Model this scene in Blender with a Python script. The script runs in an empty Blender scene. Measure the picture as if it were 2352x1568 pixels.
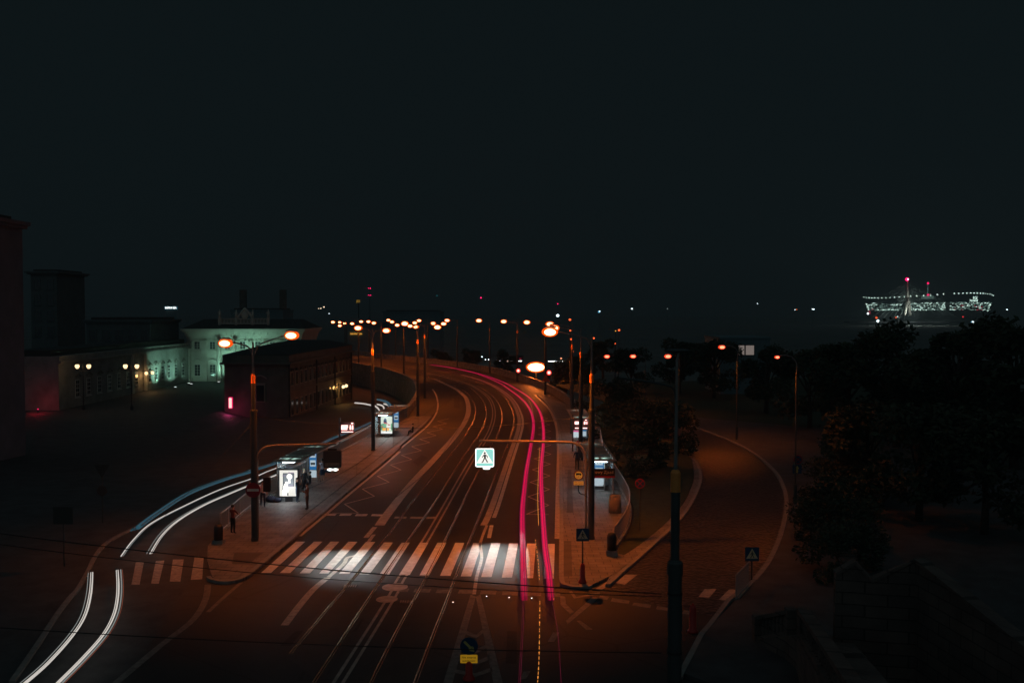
import bpy, math, random
from mathutils import Vector
R = math.radians
random.seed(7)
SC = bpy.context.scene
COL = SC.collection
# ------------------------------------------------------------------ camera, sky, light, exposure
H = 13.3; F = 2156.0; PITCH = math.atan((784-715)/F)
cam = bpy.data.cameras.new('camera'); cam_o = bpy.data.objects.new('camera', cam); COL.objects.link(cam_o)
cam.sensor_width = 36; cam.lens = 36*F/2352; cam.clip_end = 9000; cam.clip_start = .1
cam_o.location = (0, 0, H); cam_o.rotation_euler = (R(90)-PITCH, 0, 0)
SC.camera = cam_o
w = bpy.data.worlds.new('World'); SC.world = w; w.use_nodes = True
wb = w.node_tree.nodes['Background']; wb.inputs[0].default_value = (.0038, .0070, .0081, 1); wb.inputs[1].default_value = 1
sun = bpy.data.lights.new('night_fill', 'SUN'); sun.energy = .14; sun.angle = R(150); sun.color = (.62, .9, 1)  # added wide teal fill that lifts dark ground and facades
so = bpy.data.objects.new('night_fill', sun); COL.objects.link(so); so.rotation_euler = (R(48), 0, R(-10))
SC.view_settings.view_transform = 'Standard'; SC.view_settings.look = 'None'
SC.view_settings.exposure = 0; SC.view_settings.gamma = 1

# ------------------------------------------------------------------ where a sight line meets a level, a slope or a vertical plane
def ray(u, v):
    x = (u-1176)/F; y = (784-v)/F
    c, s = math.cos(PITCH), math.sin(PITCH)
    return Vector((x, c+y*s, y*c-s))
def at_z(u, v, z=0.0):
    r = ray(u, v); t = (z-H)/r.z
    return Vector((r.x*t, r.y*t, z))
def at_y(u, v, Y):
    r = ray(u, v); t = Y/r.y
    return Vector((r.x*t, Y, H+r.z*t))
CR = {'A1': (0, 1000, .4677), 'A2': (700, 1100, .3507), 'A3': (1200, 1100, .3507), 'A4': (1900, 1200, .3507), 'A5': (800, 1600, .3826),
      'L': (0, 1800, .5938), 'B1': (2100, 1600, .5102), 'B2': (2600, 1250, .5102), 'B3': (2400, 2000, .4662), 'B4': (3100, 1900, .5301),
      'S': (3350, 1080, .2976), 'A6': (1300, 2100, .4677), 'A7': (800, 2000, .3189), 'E1': (1400, 1400, .4464), 'E2': (1700, 1400, .34014),
      'E3': (1300, 1200, .2551), 'E4': (2200, 1250, .3828), 'E5': (1000, 1750, .2232), 'E6': (2250, 1700, .4147), 'E7': (2500, 1600, .574), 'V': (0, 0, 1.7415)}
def uv(c, x, y):
    ox, oy, s = CR[c]; return (ox+x*s)/1.7415, (oy+y*s)/1.7415
def gz(c, pts, z=0.0): return [at_z(*uv(c, x, y), z) for x, y in pts]
def street_z(y): return 0.0 if y < 62 else max(-4.0, -4.0*(y-62)/116.0)
def g_slope(c, pts, dz=0.0):
    out = []
    for x, y in pts:
        u, v = uv(c, x, y); z = 0
        for _ in range(30): z = .5*z+.5*(street_z(at_z(u, v, z).y)+dz)
        out.append(at_z(u, v, z))
    return out

# ------------------------------------------------------------------ materials
MATS = {}
def node_mat(name, col, rough=.7, metal=0, noise=0, nscale=5, bump=0, bscale=30, col2=None, spec=.5, alpha=1, emit=None, es=0):
    if name in MATS: return MATS[name]
    m = bpy.data.materials.new(name); m.use_nodes = True; nt = m.node_tree; b = nt.nodes['Principled BSDF']
    b.inputs['Base Color'].default_value = (*col, 1); b.inputs['Roughness'].default_value = rough; b.inputs['Metallic'].default_value = metal
    b.inputs['Specular IOR Level'].default_value = spec; b.inputs['Alpha'].default_value = alpha
    tc = nt.nodes.new('ShaderNodeTexCoord')
    if noise or col2:
        n = nt.nodes.new('ShaderNodeTexNoise'); n.inputs['Scale'].default_value = nscale; n.inputs['Detail'].default_value = 6; n.inputs['Roughness'].default_value = .65
        nt.links.new(tc.outputs['Object'], n.inputs['Vector'])
        r = nt.nodes.new('ShaderNodeValToRGB'); r.color_ramp.elements[0].position = .32; r.color_ramp.elements[1].position = .7
        a = col2 or tuple(c*(1-noise) for c in col)
        r.color_ramp.elements[0].color = (*a, 1); r.color_ramp.elements[1].color = (*[min(1, c*(1+noise*.6)) for c in col], 1)
        nt.links.new(n.outputs['Fac'], r.inputs['Fac']); nt.links.new(r.outputs['Color'], b.inputs['Base Color'])
    if bump:
        n2 = nt.nodes.new('ShaderNodeTexNoise'); n2.inputs['Scale'].default_value = bscale; n2.inputs['Detail'].default_value = 4
        nt.links.new(tc.outputs['Object'], n2.inputs['Vector'])
        bp = nt.nodes.new('ShaderNodeBump'); bp.inputs['Strength'].default_value = bump; bp.inputs['Distance'].default_value = .02
        nt.links.new(n2.outputs['Fac'], bp.inputs['Height']); nt.links.new(bp.outputs['Normal'], b.inputs['Normal'])
    if emit: b.inputs['Emission Color'].default_value = (*emit, 1); b.inputs['Emission Strength'].default_value = es
    MATS[name] = m; return m
def emis(name, col, s): return node_mat(name, (.02, .02, .02), .5, emit=col, es=s)
def brick_mat(name, c1, c2, mortar, scale, bw=.5, rh=.25, rough=.75, bump=.5, warp=0, ms=.02):
    m = bpy.data.materials.new(name); m.use_nodes = True; nt = m.node_tree; b = nt.nodes['Principled BSDF']; b.inputs['Roughness'].default_value = rough
    tc = nt.nodes.new('ShaderNodeTexCoord'); k = nt.nodes.new('ShaderNodeTexBrick')
    k.inputs['Color1'].default_value = (*c1, 1); k.inputs['Color2'].default_value = (*c2, 1); k.inputs['Mortar'].default_value = (*mortar, 1)
    k.inputs['Scale'].default_value = scale; k.inputs['Brick Width'].default_value = bw; k.inputs['Row Height'].default_value = rh; k.inputs['Mortar Size'].default_value = ms
    nt.links.new(tc.outputs['Object'], k.inputs['Vector'])
    n = nt.nodes.new('ShaderNodeTexNoise'); n.inputs['Scale'].default_value = .9; n.inputs['Detail'].default_value = 8
    nt.links.new(tc.outputs['Object'], n.inputs['Vector'])
    mx = nt.nodes.new('ShaderNodeMix'); mx.data_type = 'RGBA'; mx.blend_type = 'MULTIPLY'; mx.inputs[0].default_value = .8
    r = nt.nodes.new('ShaderNodeValToRGB'); r.color_ramp.elements[0].position = .3; r.color_ramp.elements[0].color = (.45, .45, .45, 1); r.color_ramp.elements[1].position = .65
    nt.links.new(n.outputs['Fac'], r.inputs['Fac']); nt.links.new(k.outputs['Color'], mx.inputs[6]); nt.links.new(r.outputs['Color'], mx.inputs[7])
    nt.links.new(mx.outputs[2], b.inputs['Base Color'])
    bp = nt.nodes.new('ShaderNodeBump'); bp.inputs['Strength'].default_value = bump; bp.inputs['Distance'].default_value = .02
    nt.links.new(k.outputs['Fac'], bp.inputs['Height']); bp.invert = True; nt.links.new(bp.outputs['Normal'], b.inputs['Normal'])
    MATS[name] = m; return m
def cobble_mat(name, c1, c2, scale):
    m = bpy.data.materials.new(name); m.use_nodes = True; nt = m.node_tree; b = nt.nodes['Principled BSDF']; b.inputs['Roughness'].default_value = .42
    tc = nt.nodes.new('ShaderNodeTexCoord'); k = nt.nodes.new('ShaderNodeTexVoronoi'); k.inputs['Scale'].default_value = scale
    nt.links.new(tc.outputs['Object'], k.inputs['Vector'])
    r = nt.nodes.new('ShaderNodeValToRGB'); r.color_ramp.elements[0].color = (*c2, 1); r.color_ramp.elements[1].color = (*c1, 1)
    r.color_ramp.elements[0].position = .1; r.color_ramp.elements[1].position = .75
    nt.links.new(k.outputs['Distance'], r.inputs['Fac']); 
    n = nt.nodes.new('ShaderNodeTexNoise'); n.inputs['Scale'].default_value = .6; n.inputs['Detail'].default_value = 8
    nt.links.new(tc.outputs['Object'], n.inputs['Vector'])
    mx = nt.nodes.new('ShaderNodeMix'); mx.data_type = 'RGBA'; mx.blend_type = 'MULTIPLY'; mx.inputs[0].default_value = .75
    nt.links.new(r.outputs['Color'], mx.inputs[6]); nt.links.new(n.outputs['Fac'], mx.inputs[7]); nt.links.new(mx.outputs[2], b.inputs['Base Color'])
    bp = nt.nodes.new('ShaderNodeBump'); bp.inputs['Strength'].default_value = 1; bp.inputs['Distance'].default_value = .05; bp.invert = True
    nt.links.new(k.outputs['Distance'], bp.inputs['Height']); nt.links.new(bp.outputs['Normal'], b.inputs['Normal'])
    MATS[name] = m; return m

ASPH = node_mat('asphalt', (.031, .031, .032), .6, noise=.35, nscale=.35, bump=.35, bscale=35)
def add_cracks(m):
    nt = m.node_tree; b = nt.nodes['Principled BSDF']; tc = [n for n in nt.nodes if n.type == 'TEX_COORD'][0]
    n = nt.nodes.new('ShaderNodeTexNoise'); n.inputs['Scale'].default_value = .5; n.inputs['Detail'].default_value = 5
    mp = nt.nodes.new('ShaderNodeMix'); mp.data_type = 'RGBA'; mp.inputs[0].default_value = .85; nt.links.new(tc.outputs['Object'], n.inputs['Vector'])
    nt.links.new(tc.outputs['Object'], mp.inputs[7]); nt.links.new(n.outputs['Color'], mp.inputs[6])
    v = nt.nodes.new('ShaderNodeTexVoronoi'); v.feature = 'DISTANCE_TO_EDGE'; v.inputs['Scale'].default_value = .16; nt.links.new(mp.outputs[2], v.inputs['Vector'])
    r = nt.nodes.new('ShaderNodeValToRGB'); r.color_ramp.elements[0].position = .002; r.color_ramp.elements[0].color = (.35, .35, .35, 1); r.color_ramp.elements[1].position = .008; nt.links.new(v.outputs['Distance'], r.inputs['Fac'])
    src = b.inputs['Base Color'].links[0].from_socket; mx = nt.nodes.new('ShaderNodeMix'); mx.data_type = 'RGBA'; mx.blend_type = 'MULTIPLY'; mx.inputs[0].default_value = 1
    nt.links.new(src, mx.inputs[6]); nt.links.new(r.outputs['Color'], mx.inputs[7]); nt.links.new(mx.outputs[2], b.inputs['Base Color'])
add_cracks(ASPH)
ASPH2 = node_mat('worn_asphalt', (.065, .066, .068), .75, noise=.45, nscale=.8, bump=.4, bscale=22)
TRK = node_mat('track_bed', (.03, .028, .026), .55, noise=.4, nscale=1.2, bump=.3, bscale=20)
PAINT = node_mat('road_paint', (.6, .54, .46), .42, noise=.45, nscale=3, bump=.2, bscale=30)
PAINT_ZEB = node_mat('zebra_paint', (.66, .65, .62), .6, noise=.3, nscale=2.5, bump=.2, bscale=30)
PAINT_OLD = node_mat('worn_road_paint', (.46, .39, .32), .45, noise=.5, nscale=4, bump=.2, bscale=30)
PAINT_DIM = node_mat('faded_road_paint', (.2, .18, .16), .65, noise=.5, nscale=4)
STRIP = node_mat('concrete_strip', (.46, .38, .31), .5, noise=.4, nscale=2, bump=.3, bscale=25)
CURB = node_mat('granite_kerb', (.25, .24, .22), .7, noise=.3, nscale=3, bump=.3, bscale=20)
RAIL = node_mat('polished_rail_steel', (.85, .52, .3), .22, metal=1)  # orange of the lamp glints put into the steel colour
GROOVE = node_mat('rail_groove', (.012, .012, .012), .8)
SLABS = brick_mat('pavement_slabs', (.24, .22, .2), (.19, .175, .16), (.08, .075, .07), 1.0, .8, .5, .7, .3)
TACT = brick_mat('ribbed_paving', (.15, .13, .12), (.13, .115, .1), (.05, .045, .04), 1.0, 5, .12, .7, .5, ms=.03)
COBB = cobble_mat('cobblestones', (.02, .02, .02), (.15, .135, .125), 4.5)
GRASS = node_mat('dark_grass', (.03, .045, .022), .9, noise=.5, nscale=1.5, bump=.6, bscale=12)
EARTH = node_mat('far_ground', (.13, .14, .13), .9, noise=.4, nscale=.05)
POLE = node_mat('dark_pole_paint', (.05, .06, .06), .45, noise=.2, nscale=2)
POLE_UP = node_mat('galvanised_pole', (.22, .21, .2), .45, metal=.3, noise=.2, nscale=3)
BAND = node_mat('sodium_tinted_pole_band', (.9, .3, .06), .5, noise=.12, nscale=4)  # pale band, sodium light put into its colour
STEEL = node_mat('grey_steel', (.34, .32, .3), .4, metal=.2)
BLACK = node_mat('black_metal', (.02, .02, .022), .5)
CONC = node_mat('stained_concrete', (.27, .25, .22), .85, noise=.5, nscale=1.1, bump=.4, bscale=8)
PLASTER = node_mat('cream_plaster', (.52, .5, .44), .8, noise=.14, nscale=.7, bump=.15, bscale=6)
PLAST_D = node_mat('ochre_plaster', (.14, .12, .1), .85, noise=.3, nscale=.5, bump=.2, bscale=6)
ROOF = node_mat('dark_roof_sheet', (.03, .032, .03), .6, noise=.2, nscale=.8)
PANE = node_mat('dark_window_glass', (.03, .035, .04), .12, spec=.8)
FRAME = node_mat('white_window_frame', (.55, .54, .5), .6)
GLASS = node_mat('shelter_glass', (.3, .36, .38), .08, alpha=.22, spec=.9)
ROOFG = node_mat('shelter_roof_panel', (.55, .6, .58), .3, alpha=.55)
def translucent(name, col):
    m = bpy.data.materials.new(name); m.use_nodes = True; nt = m.node_tree; nt.nodes.clear(); o = nt.nodes.new('ShaderNodeOutputMaterial'); a = nt.nodes.new('ShaderNodeBsdfTranslucent'); b = nt.nodes.new('ShaderNodeBsdfDiffuse'); x = nt.nodes.new('ShaderNodeMixShader')
    a.inputs[0].default_value = (*col, 1); b.inputs[0].default_value = (*[c*.5 for c in col], 1); nt.links.new(a.outputs[0], x.inputs[1]); nt.links.new(b.outputs[0], x.inputs[2]); nt.links.new(x.outputs[0], o.inputs[0]); x.inputs[0].default_value = .3; return m
ROOFG = translucent('frosted_roof_panel', (.5, .56, .5))
LEAF = node_mat('dark_leaves', (.035, .06, .03), .8, noise=.5, nscale=1.2)
LEAF2 = node_mat('olive_leaves', (.04, .055, .028), .8, noise=.5, nscale=1.2)
BARK = node_mat('bark', (.06, .045, .035), .9, noise=.3, nscale=4, bump=.6, bscale=14)
STONE = brick_mat('weathered_sandstone', (.17, .12, .1), (.12, .09, .08), (.05, .04, .035), 1.0, 1.1, .42, .85, .7)
_nt = STONE.node_tree; _k = [n for n in _nt.nodes if n.type == 'TEX_BRICK'][0]; _tc = [n for n in _nt.nodes if n.type == 'TEX_COORD'][0]
_s = _nt.nodes.new('ShaderNodeSeparateXYZ'); _a = _nt.nodes.new('ShaderNodeMath'); _a.operation = 'ADD'; _c = _nt.nodes.new('ShaderNodeCombineXYZ')
_nt.links.new(_tc.outputs['Object'], _s.inputs[0]); _nt.links.new(_s.outputs[0], _a.inputs[0]); _nt.links.new(_s.outputs[1], _a.inputs[1]); _nt.links.new(_a.outputs[0], _c.inputs[0]); _nt.links.new(_s.outputs[2], _c.inputs[1]); _nt.links.new(_c.outputs[0], _k.inputs['Vector'])
SKIN = node_mat('skin', (.45, .28, .2), .5)
LAMP_C = emis('sodium_lens', (1, .28, .11), 11)
LAMP_B = emis('bright_sodium_lens', (1, .32, .13), 15)
LAMP_O = emis('sodium_halo', (1, .085, .003), 1.2)  # orange bloom round a lamp, put in as an emissive shell
LAMP_R = emis('red_sodium_halo', (1, .05, .012), 1.3)  # red bloom of the ramp lamps, also an emissive shell
WHITE_E = emis('white_light', (.92, 1, .96), 3)
WARM_E = emis('warm_lantern_glass', (1, .66, .34), 2.2)
YEL_E = emis('amber_glow', (1, .45, .06), 1.2)
PINK_E = emis('pink_tube', (1, .72, .66), 1.1)
PINKRIM = emis('magenta_tube', (.9, .005, .12), 1)
RED_E = emis('red_signal', (1, .03, .02), 2.2)
REDC_E = emis('red_signal_core', (1, .62, .5), 2)
MAG_E = emis('magenta_beacon', (1, .01, .13), 1.4); MAG_F = emis('far_magenta_beacon', (1, .008, .13), 5)
AD_E = emis('white_lightbox', (.92, .9, .82), .95)
RED_P = node_mat('red_plastic', (.5, .03, .02), .4)
REDS = node_mat('red_sign_sheet', (.36, .012, .025), .5)
WHS = node_mat('white_sign_sheet', (.75, .72, .66), .5)
BLUES = node_mat('blue_sign_sheet', (.01, .06, .13), .45)
YELS = node_mat('yellow_sign_sheet', (.85, .55, .04), .45)
DARKF = node_mat('dark_sign_back', (.05, .045, .04), .5)

# ------------------------------------------------------------------ mesh builder
class MB:
    def __init__(s): s.v = []; s.f = []; s.m = []
    def face(s, ps, m=0):
        i = len(s.v); s.v += [tuple(p) for p in ps]; s.f.append(tuple(range(i, i+len(ps)))); s.m.append(m)
    def box(s, c, d, rz=0, m=0):
        cx, cy, cz = c; x, y, z = d[0]/2, d[1]/2, d[2]/2; ca, sa = math.cos(rz), math.sin(rz); i = len(s.v)
        for zz in (-z, z):
            for xx, yy in ((-x, -y), (x, -y), (x, y), (-x, y)):
                s.v.append((cx+xx*ca-yy*sa, cy+xx*sa+yy*ca, cz+zz))
        for q in ((0, 3, 2, 1), (4, 5, 6, 7), (0, 1, 5, 4), (1, 2, 6, 5), (2, 3, 7, 6), (3, 0, 4, 7)):
            s.f.append(tuple(i+k for k in q)); s.m.append(m)
        return s
    def prism(s, poly, z0, z1, m=0, sides=True, bottom=True):
        n = len(poly); i = len(s.v)
        area = sum(poly[k][0]*poly[(k+1) % n][1]-poly[(k+1) % n][0]*poly[k][1] for k in range(n))
        if area < 0: poly = poly[::-1]
        s.v += [(p[0], p[1], z0) for p in poly]+[(p[0], p[1], z1) for p in poly]
        s.f.append(tuple(range(i+n, i+2*n))); s.m.append(m)
        if bottom: s.f.append(tuple(range(i+n-1, i-1, -1))); s.m.append(m)
        if sides:
            for k in range(n):
                s.f.append((i+k, i+(k+1) % n, i+n+(k+1) % n, i+n+k)); s.m.append(m)
        return s
    def plate(s, poly, y, t, m=0):           # polygon in x,z facing -y, front at y, thickness t
        n = len(poly)
        a = sum(poly[k][0]*poly[(k+1) % n][1]-poly[(k+1) % n][0]*poly[k][1] for k in range(n))
        if a < 0: poly = poly[::-1]
        i = len(s.v)
        s.v += [(p[0], y, p[1]) for p in poly]+[(p[0], y+t, p[1]) for p in poly]
        s.f.append(tuple(range(i, i+n))); s.m.append(m)
        s.f.append(tuple(range(i+2*n-1, i+n-1, -1))); s.m.append(m)
        for k in range(n):
            s.f.append((i+k, i+n+k, i+n+(k+1) % n, i+(k+1) % n)); s.m.append(m)
        return s
    def tube(s, pts, r, seg=8, m=0, cap=True):
        pts = [Vector(p) for p in pts]; n = len(pts)
        rs = r if isinstance(r, (list, tuple)) else [r]*n
        i0 = len(s.v); up = None
        for k in range(n):
            t = (pts[min(k+1, n-1)]-pts[max(k-1, 0)]).normalized()
            if up is None:
                up = Vector((0, 0, 1)) if abs(t.z) < .9 else Vector((1, 0, 0))
            a = t.cross(up)
            if a.length < 1e-5: a = t.cross(Vector((0, 1, 0)))
            a.normalize(); b = a.cross(t).normalized(); up = b
            for j in range(seg):
                q = 2*math.pi*j/seg; s.v.append(tuple(pts[k]+(a*math.cos(q)+b*math.sin(q))*rs[k]))
        for k in range(n-1):
            for j in range(seg):
                A = i0+k*seg+j; B = i0+k*seg+(j+1) % seg
                s.f.append((A, B, B+seg, A+seg)); s.m.append(m)
        if cap:
            s.f.append(tuple(i0+j for j in range(seg-1, -1, -1))); s.m.append(m)
            s.f.append(tuple(i0+(n-1)*seg+j for j in range(seg))); s.m.append(m)
        return s
    def lathe(s, prof, c=(0, 0, 0), seg=16, m=0):
        i0 = len(s.v); n = len(prof)
        for r, z in prof:
            for j in range(seg):
                q = 2*math.pi*j/seg; s.v.append((c[0]+r*math.cos(q), c[1]+r*math.sin(q), c[2]+z))
        for k in range(n-1):
            for j in range(seg):
                A = i0+k*seg+j; B = i0+k*seg+(j+1) % seg
                s.f.append((A, B, B+seg, A+seg)); s.m.append(m)
        s.f.append(tuple(i0+j for j in range(seg-1, -1, -1))); s.m.append(m)
        s.f.append(tuple(i0+(n-1)*seg+j for j in range(seg))); s.m.append(m)
        return s
    def ell(s, c, r, seg=14, rings=8, m=0):
        prof = []
        i0 = len(s.v)
        for k in range(rings+1):
            a = -math.pi/2+math.pi*k/rings
            for j in range(seg):
                q = 2*math.pi*j/seg
                rr = max(math.cos(a), .02)
                s.v.append((c[0]+r[0]*rr*math.cos(q), c[1]+r[1]*rr*math.sin(q), c[2]+r[2]*math.sin(a)))
        for k in range(rings):
            for j in range(seg):
                A = i0+k*seg+j; B = i0+k*seg+(j+1) % seg
                s.f.append((A, B, B+seg, A+seg)); s.m.append(m)
        return s
    def strip(s, pts, w, z, m=0):             # flat ribbon on the ground
        L = offset(pts, w/2); Rr = offset(pts, -w/2)
        for k in range(len(pts)-1):
            s.face([(Rr[k][0], Rr[k][1], z), (Rr[k+1][0], Rr[k+1][1], z), (L[k+1][0], L[k+1][1], z), (L[k][0], L[k][1], z)], m)
        return s
    def wall(s, pts, w, z0, z1, m=0):          # upright band of thickness w along a path (z0,z1 numbers or lists)
        n = len(pts); A = offset(pts, w/2); B = offset(pts, -w/2)
        Z0 = z0 if isinstance(z0, list) else [z0]*n; Z1 = z1 if isinstance(z1, list) else [z1]*n
        for k in range(n-1):
            a, b, c, d = A[k], A[k+1], B[k+1], B[k]
            s.face([(a[0], a[1], Z1[k]), (d[0], d[1], Z1[k]), (c[0], c[1], Z1[k+1]), (b[0], b[1], Z1[k+1])], m)
            s.face([(a[0], a[1], Z0[k]), (a[0], a[1], Z1[k]), (b[0], b[1], Z1[k+1]), (b[0], b[1], Z0[k+1])], m)
            s.face([(d[0], d[1], Z0[k]), (c[0], c[1], Z0[k+1]), (c[0], c[1], Z1[k+1]), (d[0], d[1], Z1[k])], m)
        for k in (0, n-1):
            a, d = A[k], B[k]; s.face([(a[0], a[1], Z0[k]), (d[0], d[1], Z0[k]), (d[0], d[1], Z1[k]), (a[0], a[1], Z1[k])], m)
        return s
    def build(s, name, mats, parent=None, world=False, smooth=False):
        me = bpy.data.meshes.new(name)
        v = s.v
        if world and parent is not None:
            L = parent.location; v = [(p[0]-L.x, p[1]-L.y, p[2]-L.z) for p in v]
        me.from_pydata(v, [], s.f); me.update()
        for mt in (mats if isinstance(mats, (list, tuple)) else [mats]): me.materials.append(mt)
        me.polygons.foreach_set('material_index', s.m)
        if smooth: me.polygons.foreach_set('use_smooth', [True]*len(me.polygons))
        o = bpy.data.objects.new(name, me); COL.objects.link(o)
        if parent is not None: o.parent = parent
        return o
def offset(pts, d):
    out = []; n = len(pts)
    for k in range(n):
        a = Vector(pts[max(k-1, 0)][:2]); b = Vector(pts[min(k+1, n-1)][:2]); t = (b-a).normalized()
        out.append((pts[k][0]-t.y*d, pts[k][1]+t.x*d))
    return out
def smooth(pts, n=6):
    P = [Vector(p) for p in pts]; out = []
    for i in range(len(P)-1):
        p0 = P[max(i-1, 0)]; p1 = P[i]; p2 = P[i+1]; p3 = P[min(i+2, len(P)-1)]
        for k in range(n):
            t = k/n
            out.append(.5*((2*p1)+(p2-p0)*t+(2*p0-5*p1+4*p2-p3)*t*t+(3*p1-p0-3*p2+p3)*t**3))
    out.append(P[-1]); return out
def tag(o, label, cat, group=None):
    o['label'] = label; o['category'] = cat
    if group: o['group'] = group
    return o
def struct(o): o['kind'] = 'structure'; return o
def thing(name, label, cat, loc=(0, 0, 0), group=None, rz=0):
    o = bpy.data.objects.new(name, None); COL.objects.link(o); o.location = loc; o.rotation_euler.z = rz; o.empty_display_size = .3
    return tag(o, label, cat, group)
def copy_tree(o, parent=None):
    c = o.copy(); COL.objects.link(c)
    if parent is not None: c.parent = parent
    for ch in [x for x in list(bpy.data.objects) if x.parent == o]: copy_tree(ch, c)
    return c
def light(kind, parent, loc, col, e, size=.2, **k):
    l = bpy.data.lights.new('lamp_light', kind); l.energy = e; l.color = col; l.shadow_soft_size = size
    o = bpy.data.objects.new('lamp_light', l); COL.objects.link(o); o.location = loc
    if parent is not None: o.parent = parent
    if kind == 'SPOT': l.spot_size = k.get('cone', R(150)); l.spot_blend = k.get('blend', .6)
    if 'to' in k:
        d = Vector(k['to'])-Vector(loc); o.rotation_euler = d.to_track_quat('-Z', 'Y').to_euler()
    return o
def text(s, size, mat, parent, loc, name='lettering', rot=(R(90), 0, 0), sx=1, align='CENTER', extrude=.004):
    c = bpy.data.curves.new('t', 'FONT'); c.body = s; c.size = size; c.extrude = extrude; c.align_x = align; c.align_y = 'CENTER'; c.resolution_u = 2
    o = bpy.data.objects.new('t', c); COL.objects.link(o)
    dg = bpy.context.evaluated_depsgraph_get(); me = bpy.data.meshes.new_from_object(o.evaluated_get(dg))
    bpy.data.objects.remove(o)
    me.materials.clear(); me.materials.append(mat)
    q = bpy.data.objects.new(name, me); COL.objects.link(q); q.location = loc; q.rotation_euler = rot; q.scale = (sx, 1, 1)
    if parent is not None: q.parent = parent
    return q
def rrect(x0, z0, x1, z1, r=.05, n=4):
    out = []
    for cx, cz, a in ((x1-r, z1-r, 0), (x0+r, z1-r, 90), (x0+r, z0+r, 180), (x1-r, z0+r, 270)):
        for k in range(n+1):
            t = R(a+90*k/n); out.append((cx+r*math.cos(t), cz+r*math.sin(t)))
    return out
def disc(x, z, r, n=28): return [(x+r*math.cos(2*math.pi*k/n), z+r*math.sin(2*math.pi*k/n)) for k in range(n)]
def limb(a, b, w):                            # flat bar between two x,z points for pictograms
    d = Vector((b[0]-a[0], b[1]-a[1])); n = Vector((-d.y, d.x)).normalized()*w/2
    return [(a[0]+n.x, a[1]+n.y), (b[0]+n.x, b[1]+n.y), (b[0]-n.x, b[1]-n.y), (a[0]-n.x, a[1]-n.y)]

# ------------------------------------------------------------------ the ground and the roads
g = MB()
g.face([(-4000, -60, -9), (4000, -60, -9), (4000, 6000, -9), (-4000, 6000, -9)])
struct(g.build('ground', EARTH))
# deck of the main road: between the left edge and the right parapet
left_edge = [Vector((-40, 12, 0)), Vector((-28, 38, 0))]
plat_fence = gz('A5', [(200, 1420), (240, 1400), (385, 1255), (520, 1140), (820, 965), (1160, 745), (1480, 552), (1800, 372)]) 
par_l = gz('E1', [(500, 520), (560, 450), (600, 380), (602, 330), (560, 262), (450, 205), (330, 168), (250, 150), (0, 105), (-250, 80), (-500, 60)], 1.1)
par_r = gz('E1', [(-500, -28), (0, 5), (280, 40), (620, 72), (960, 110), (1250, 155), (1500, 215), (1750, 300), (1990, 440), (2040, 520)], 1.1)
par_l = [Vector((p.x, p.y, 0)) for p in smooth(par_l, 4)]; par_r = [Vector((p.x, p.y, 0)) for p in smooth(par_r, 4)]
deck = [Vector((60, -30, 0)), Vector((60, 70, 0)), Vector((34, 150, 0))]+par_r[::-1]+par_l[::-1]+plat_fence[::-1]+[Vector((-14, 34, 0)), Vector((-20, 12, 0)), Vector((-24, -30, 0))]
# left side terrain: street sloping down behind the platform, courtyard
def ter(x, y):
    base = street_z(y)
    if x < -42: base = max(base, -1.7) if y > 90 else max(base, -1.7*max(0, min(1, (y-62)/28)))
    if y > 178 and x > -42: base = -4
    return base-.012
t = MB()
xs = [-260, -200, -150, -110, -90, -75, -60, -50, -44, -40, -36, -32, -28, -24, -20, -16, -12, -8, -4, 0]
ys = [-30, 0, 20, 40, 50, 62, 70, 80, 90, 100, 110, 120, 130, 140, 150, 160, 170, 178, 190, 210, 230, 250]
for i in range(len(xs)-1):
    for j in range(len(ys)-1):
        if xs[i] >= -4 and ys[j] > 120: continue
        t.face([(xs[a], ys[b], ter(xs[a], ys[b])-(.3 if xs[a] > -20 and ys[b] < 40 else 0)) for a, b in ((i, j), (i+1, j), (i+1, j+1), (i, j+1))])
struct(t.build('side_street', ASPH2))
d = MB(); d.prism([(p.x, p.y) for p in deck], -9, 0)
struct(d.build('road', ASPH))

def ribbon(name, lines, mat, z, world=None):
    m = MB()
    for pts, wd in lines: m.strip(smooth(pts, 5) if len(pts) > 2 else pts, wd, z)
    return struct(m.build(name, mat))
# rails, traced along the ground
rail = [gz('A6', [(-300, 1100), (0, 740), (130, 590), (345, 330), (605, 0)])+gz('E1', [(520, 1410), (655, 1240), (880, 960), (970, 850), (1060, 715), (1112, 620), (1125, 530), (1100, 445), (1040, 375), (960, 325), (860, 290), (740, 255), (600, 215), (400, 175), (0, 120)]),
        gz('A6', [(-100, 1349), (20, 1165), (200, 890), (400, 585), (550, 365), (800, 0)])+gz('E1', [(770, 1350), (950, 1060), (1070, 880), (1150, 762), (1208, 640), (1222, 545), (1195, 455), (1125, 375), (1040, 318), (920, 268), (780, 225), (600, 185), (300, 145), (0, 108)]),
        gz('A6', [(390, 1349), (600, 930), (785, 590), (905, 370), (1090, 0)])+gz('E1', [(1030, 1330), (1160, 1070), (1280, 840), (1340, 710), (1363, 610), (1350, 520), (1300, 435), (1215, 362), (1100, 305), (960, 262), (780, 205), (600, 165), (300, 128), (0, 95)]),
        gz('A6', [(770, 1349), (900, 1000), (1060, 590), (1190, 250), (1290, 0)])+gz('E1', [(1260, 1240), (1400, 880), (1450, 735), (1470, 625), (1455, 545), (1400, 440), (1320, 365), (1200, 305), (1060, 255), (920, 218), (780, 185), (600, 150), (300, 112), (0, 82)])]
trk_bed = MB()
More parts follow.
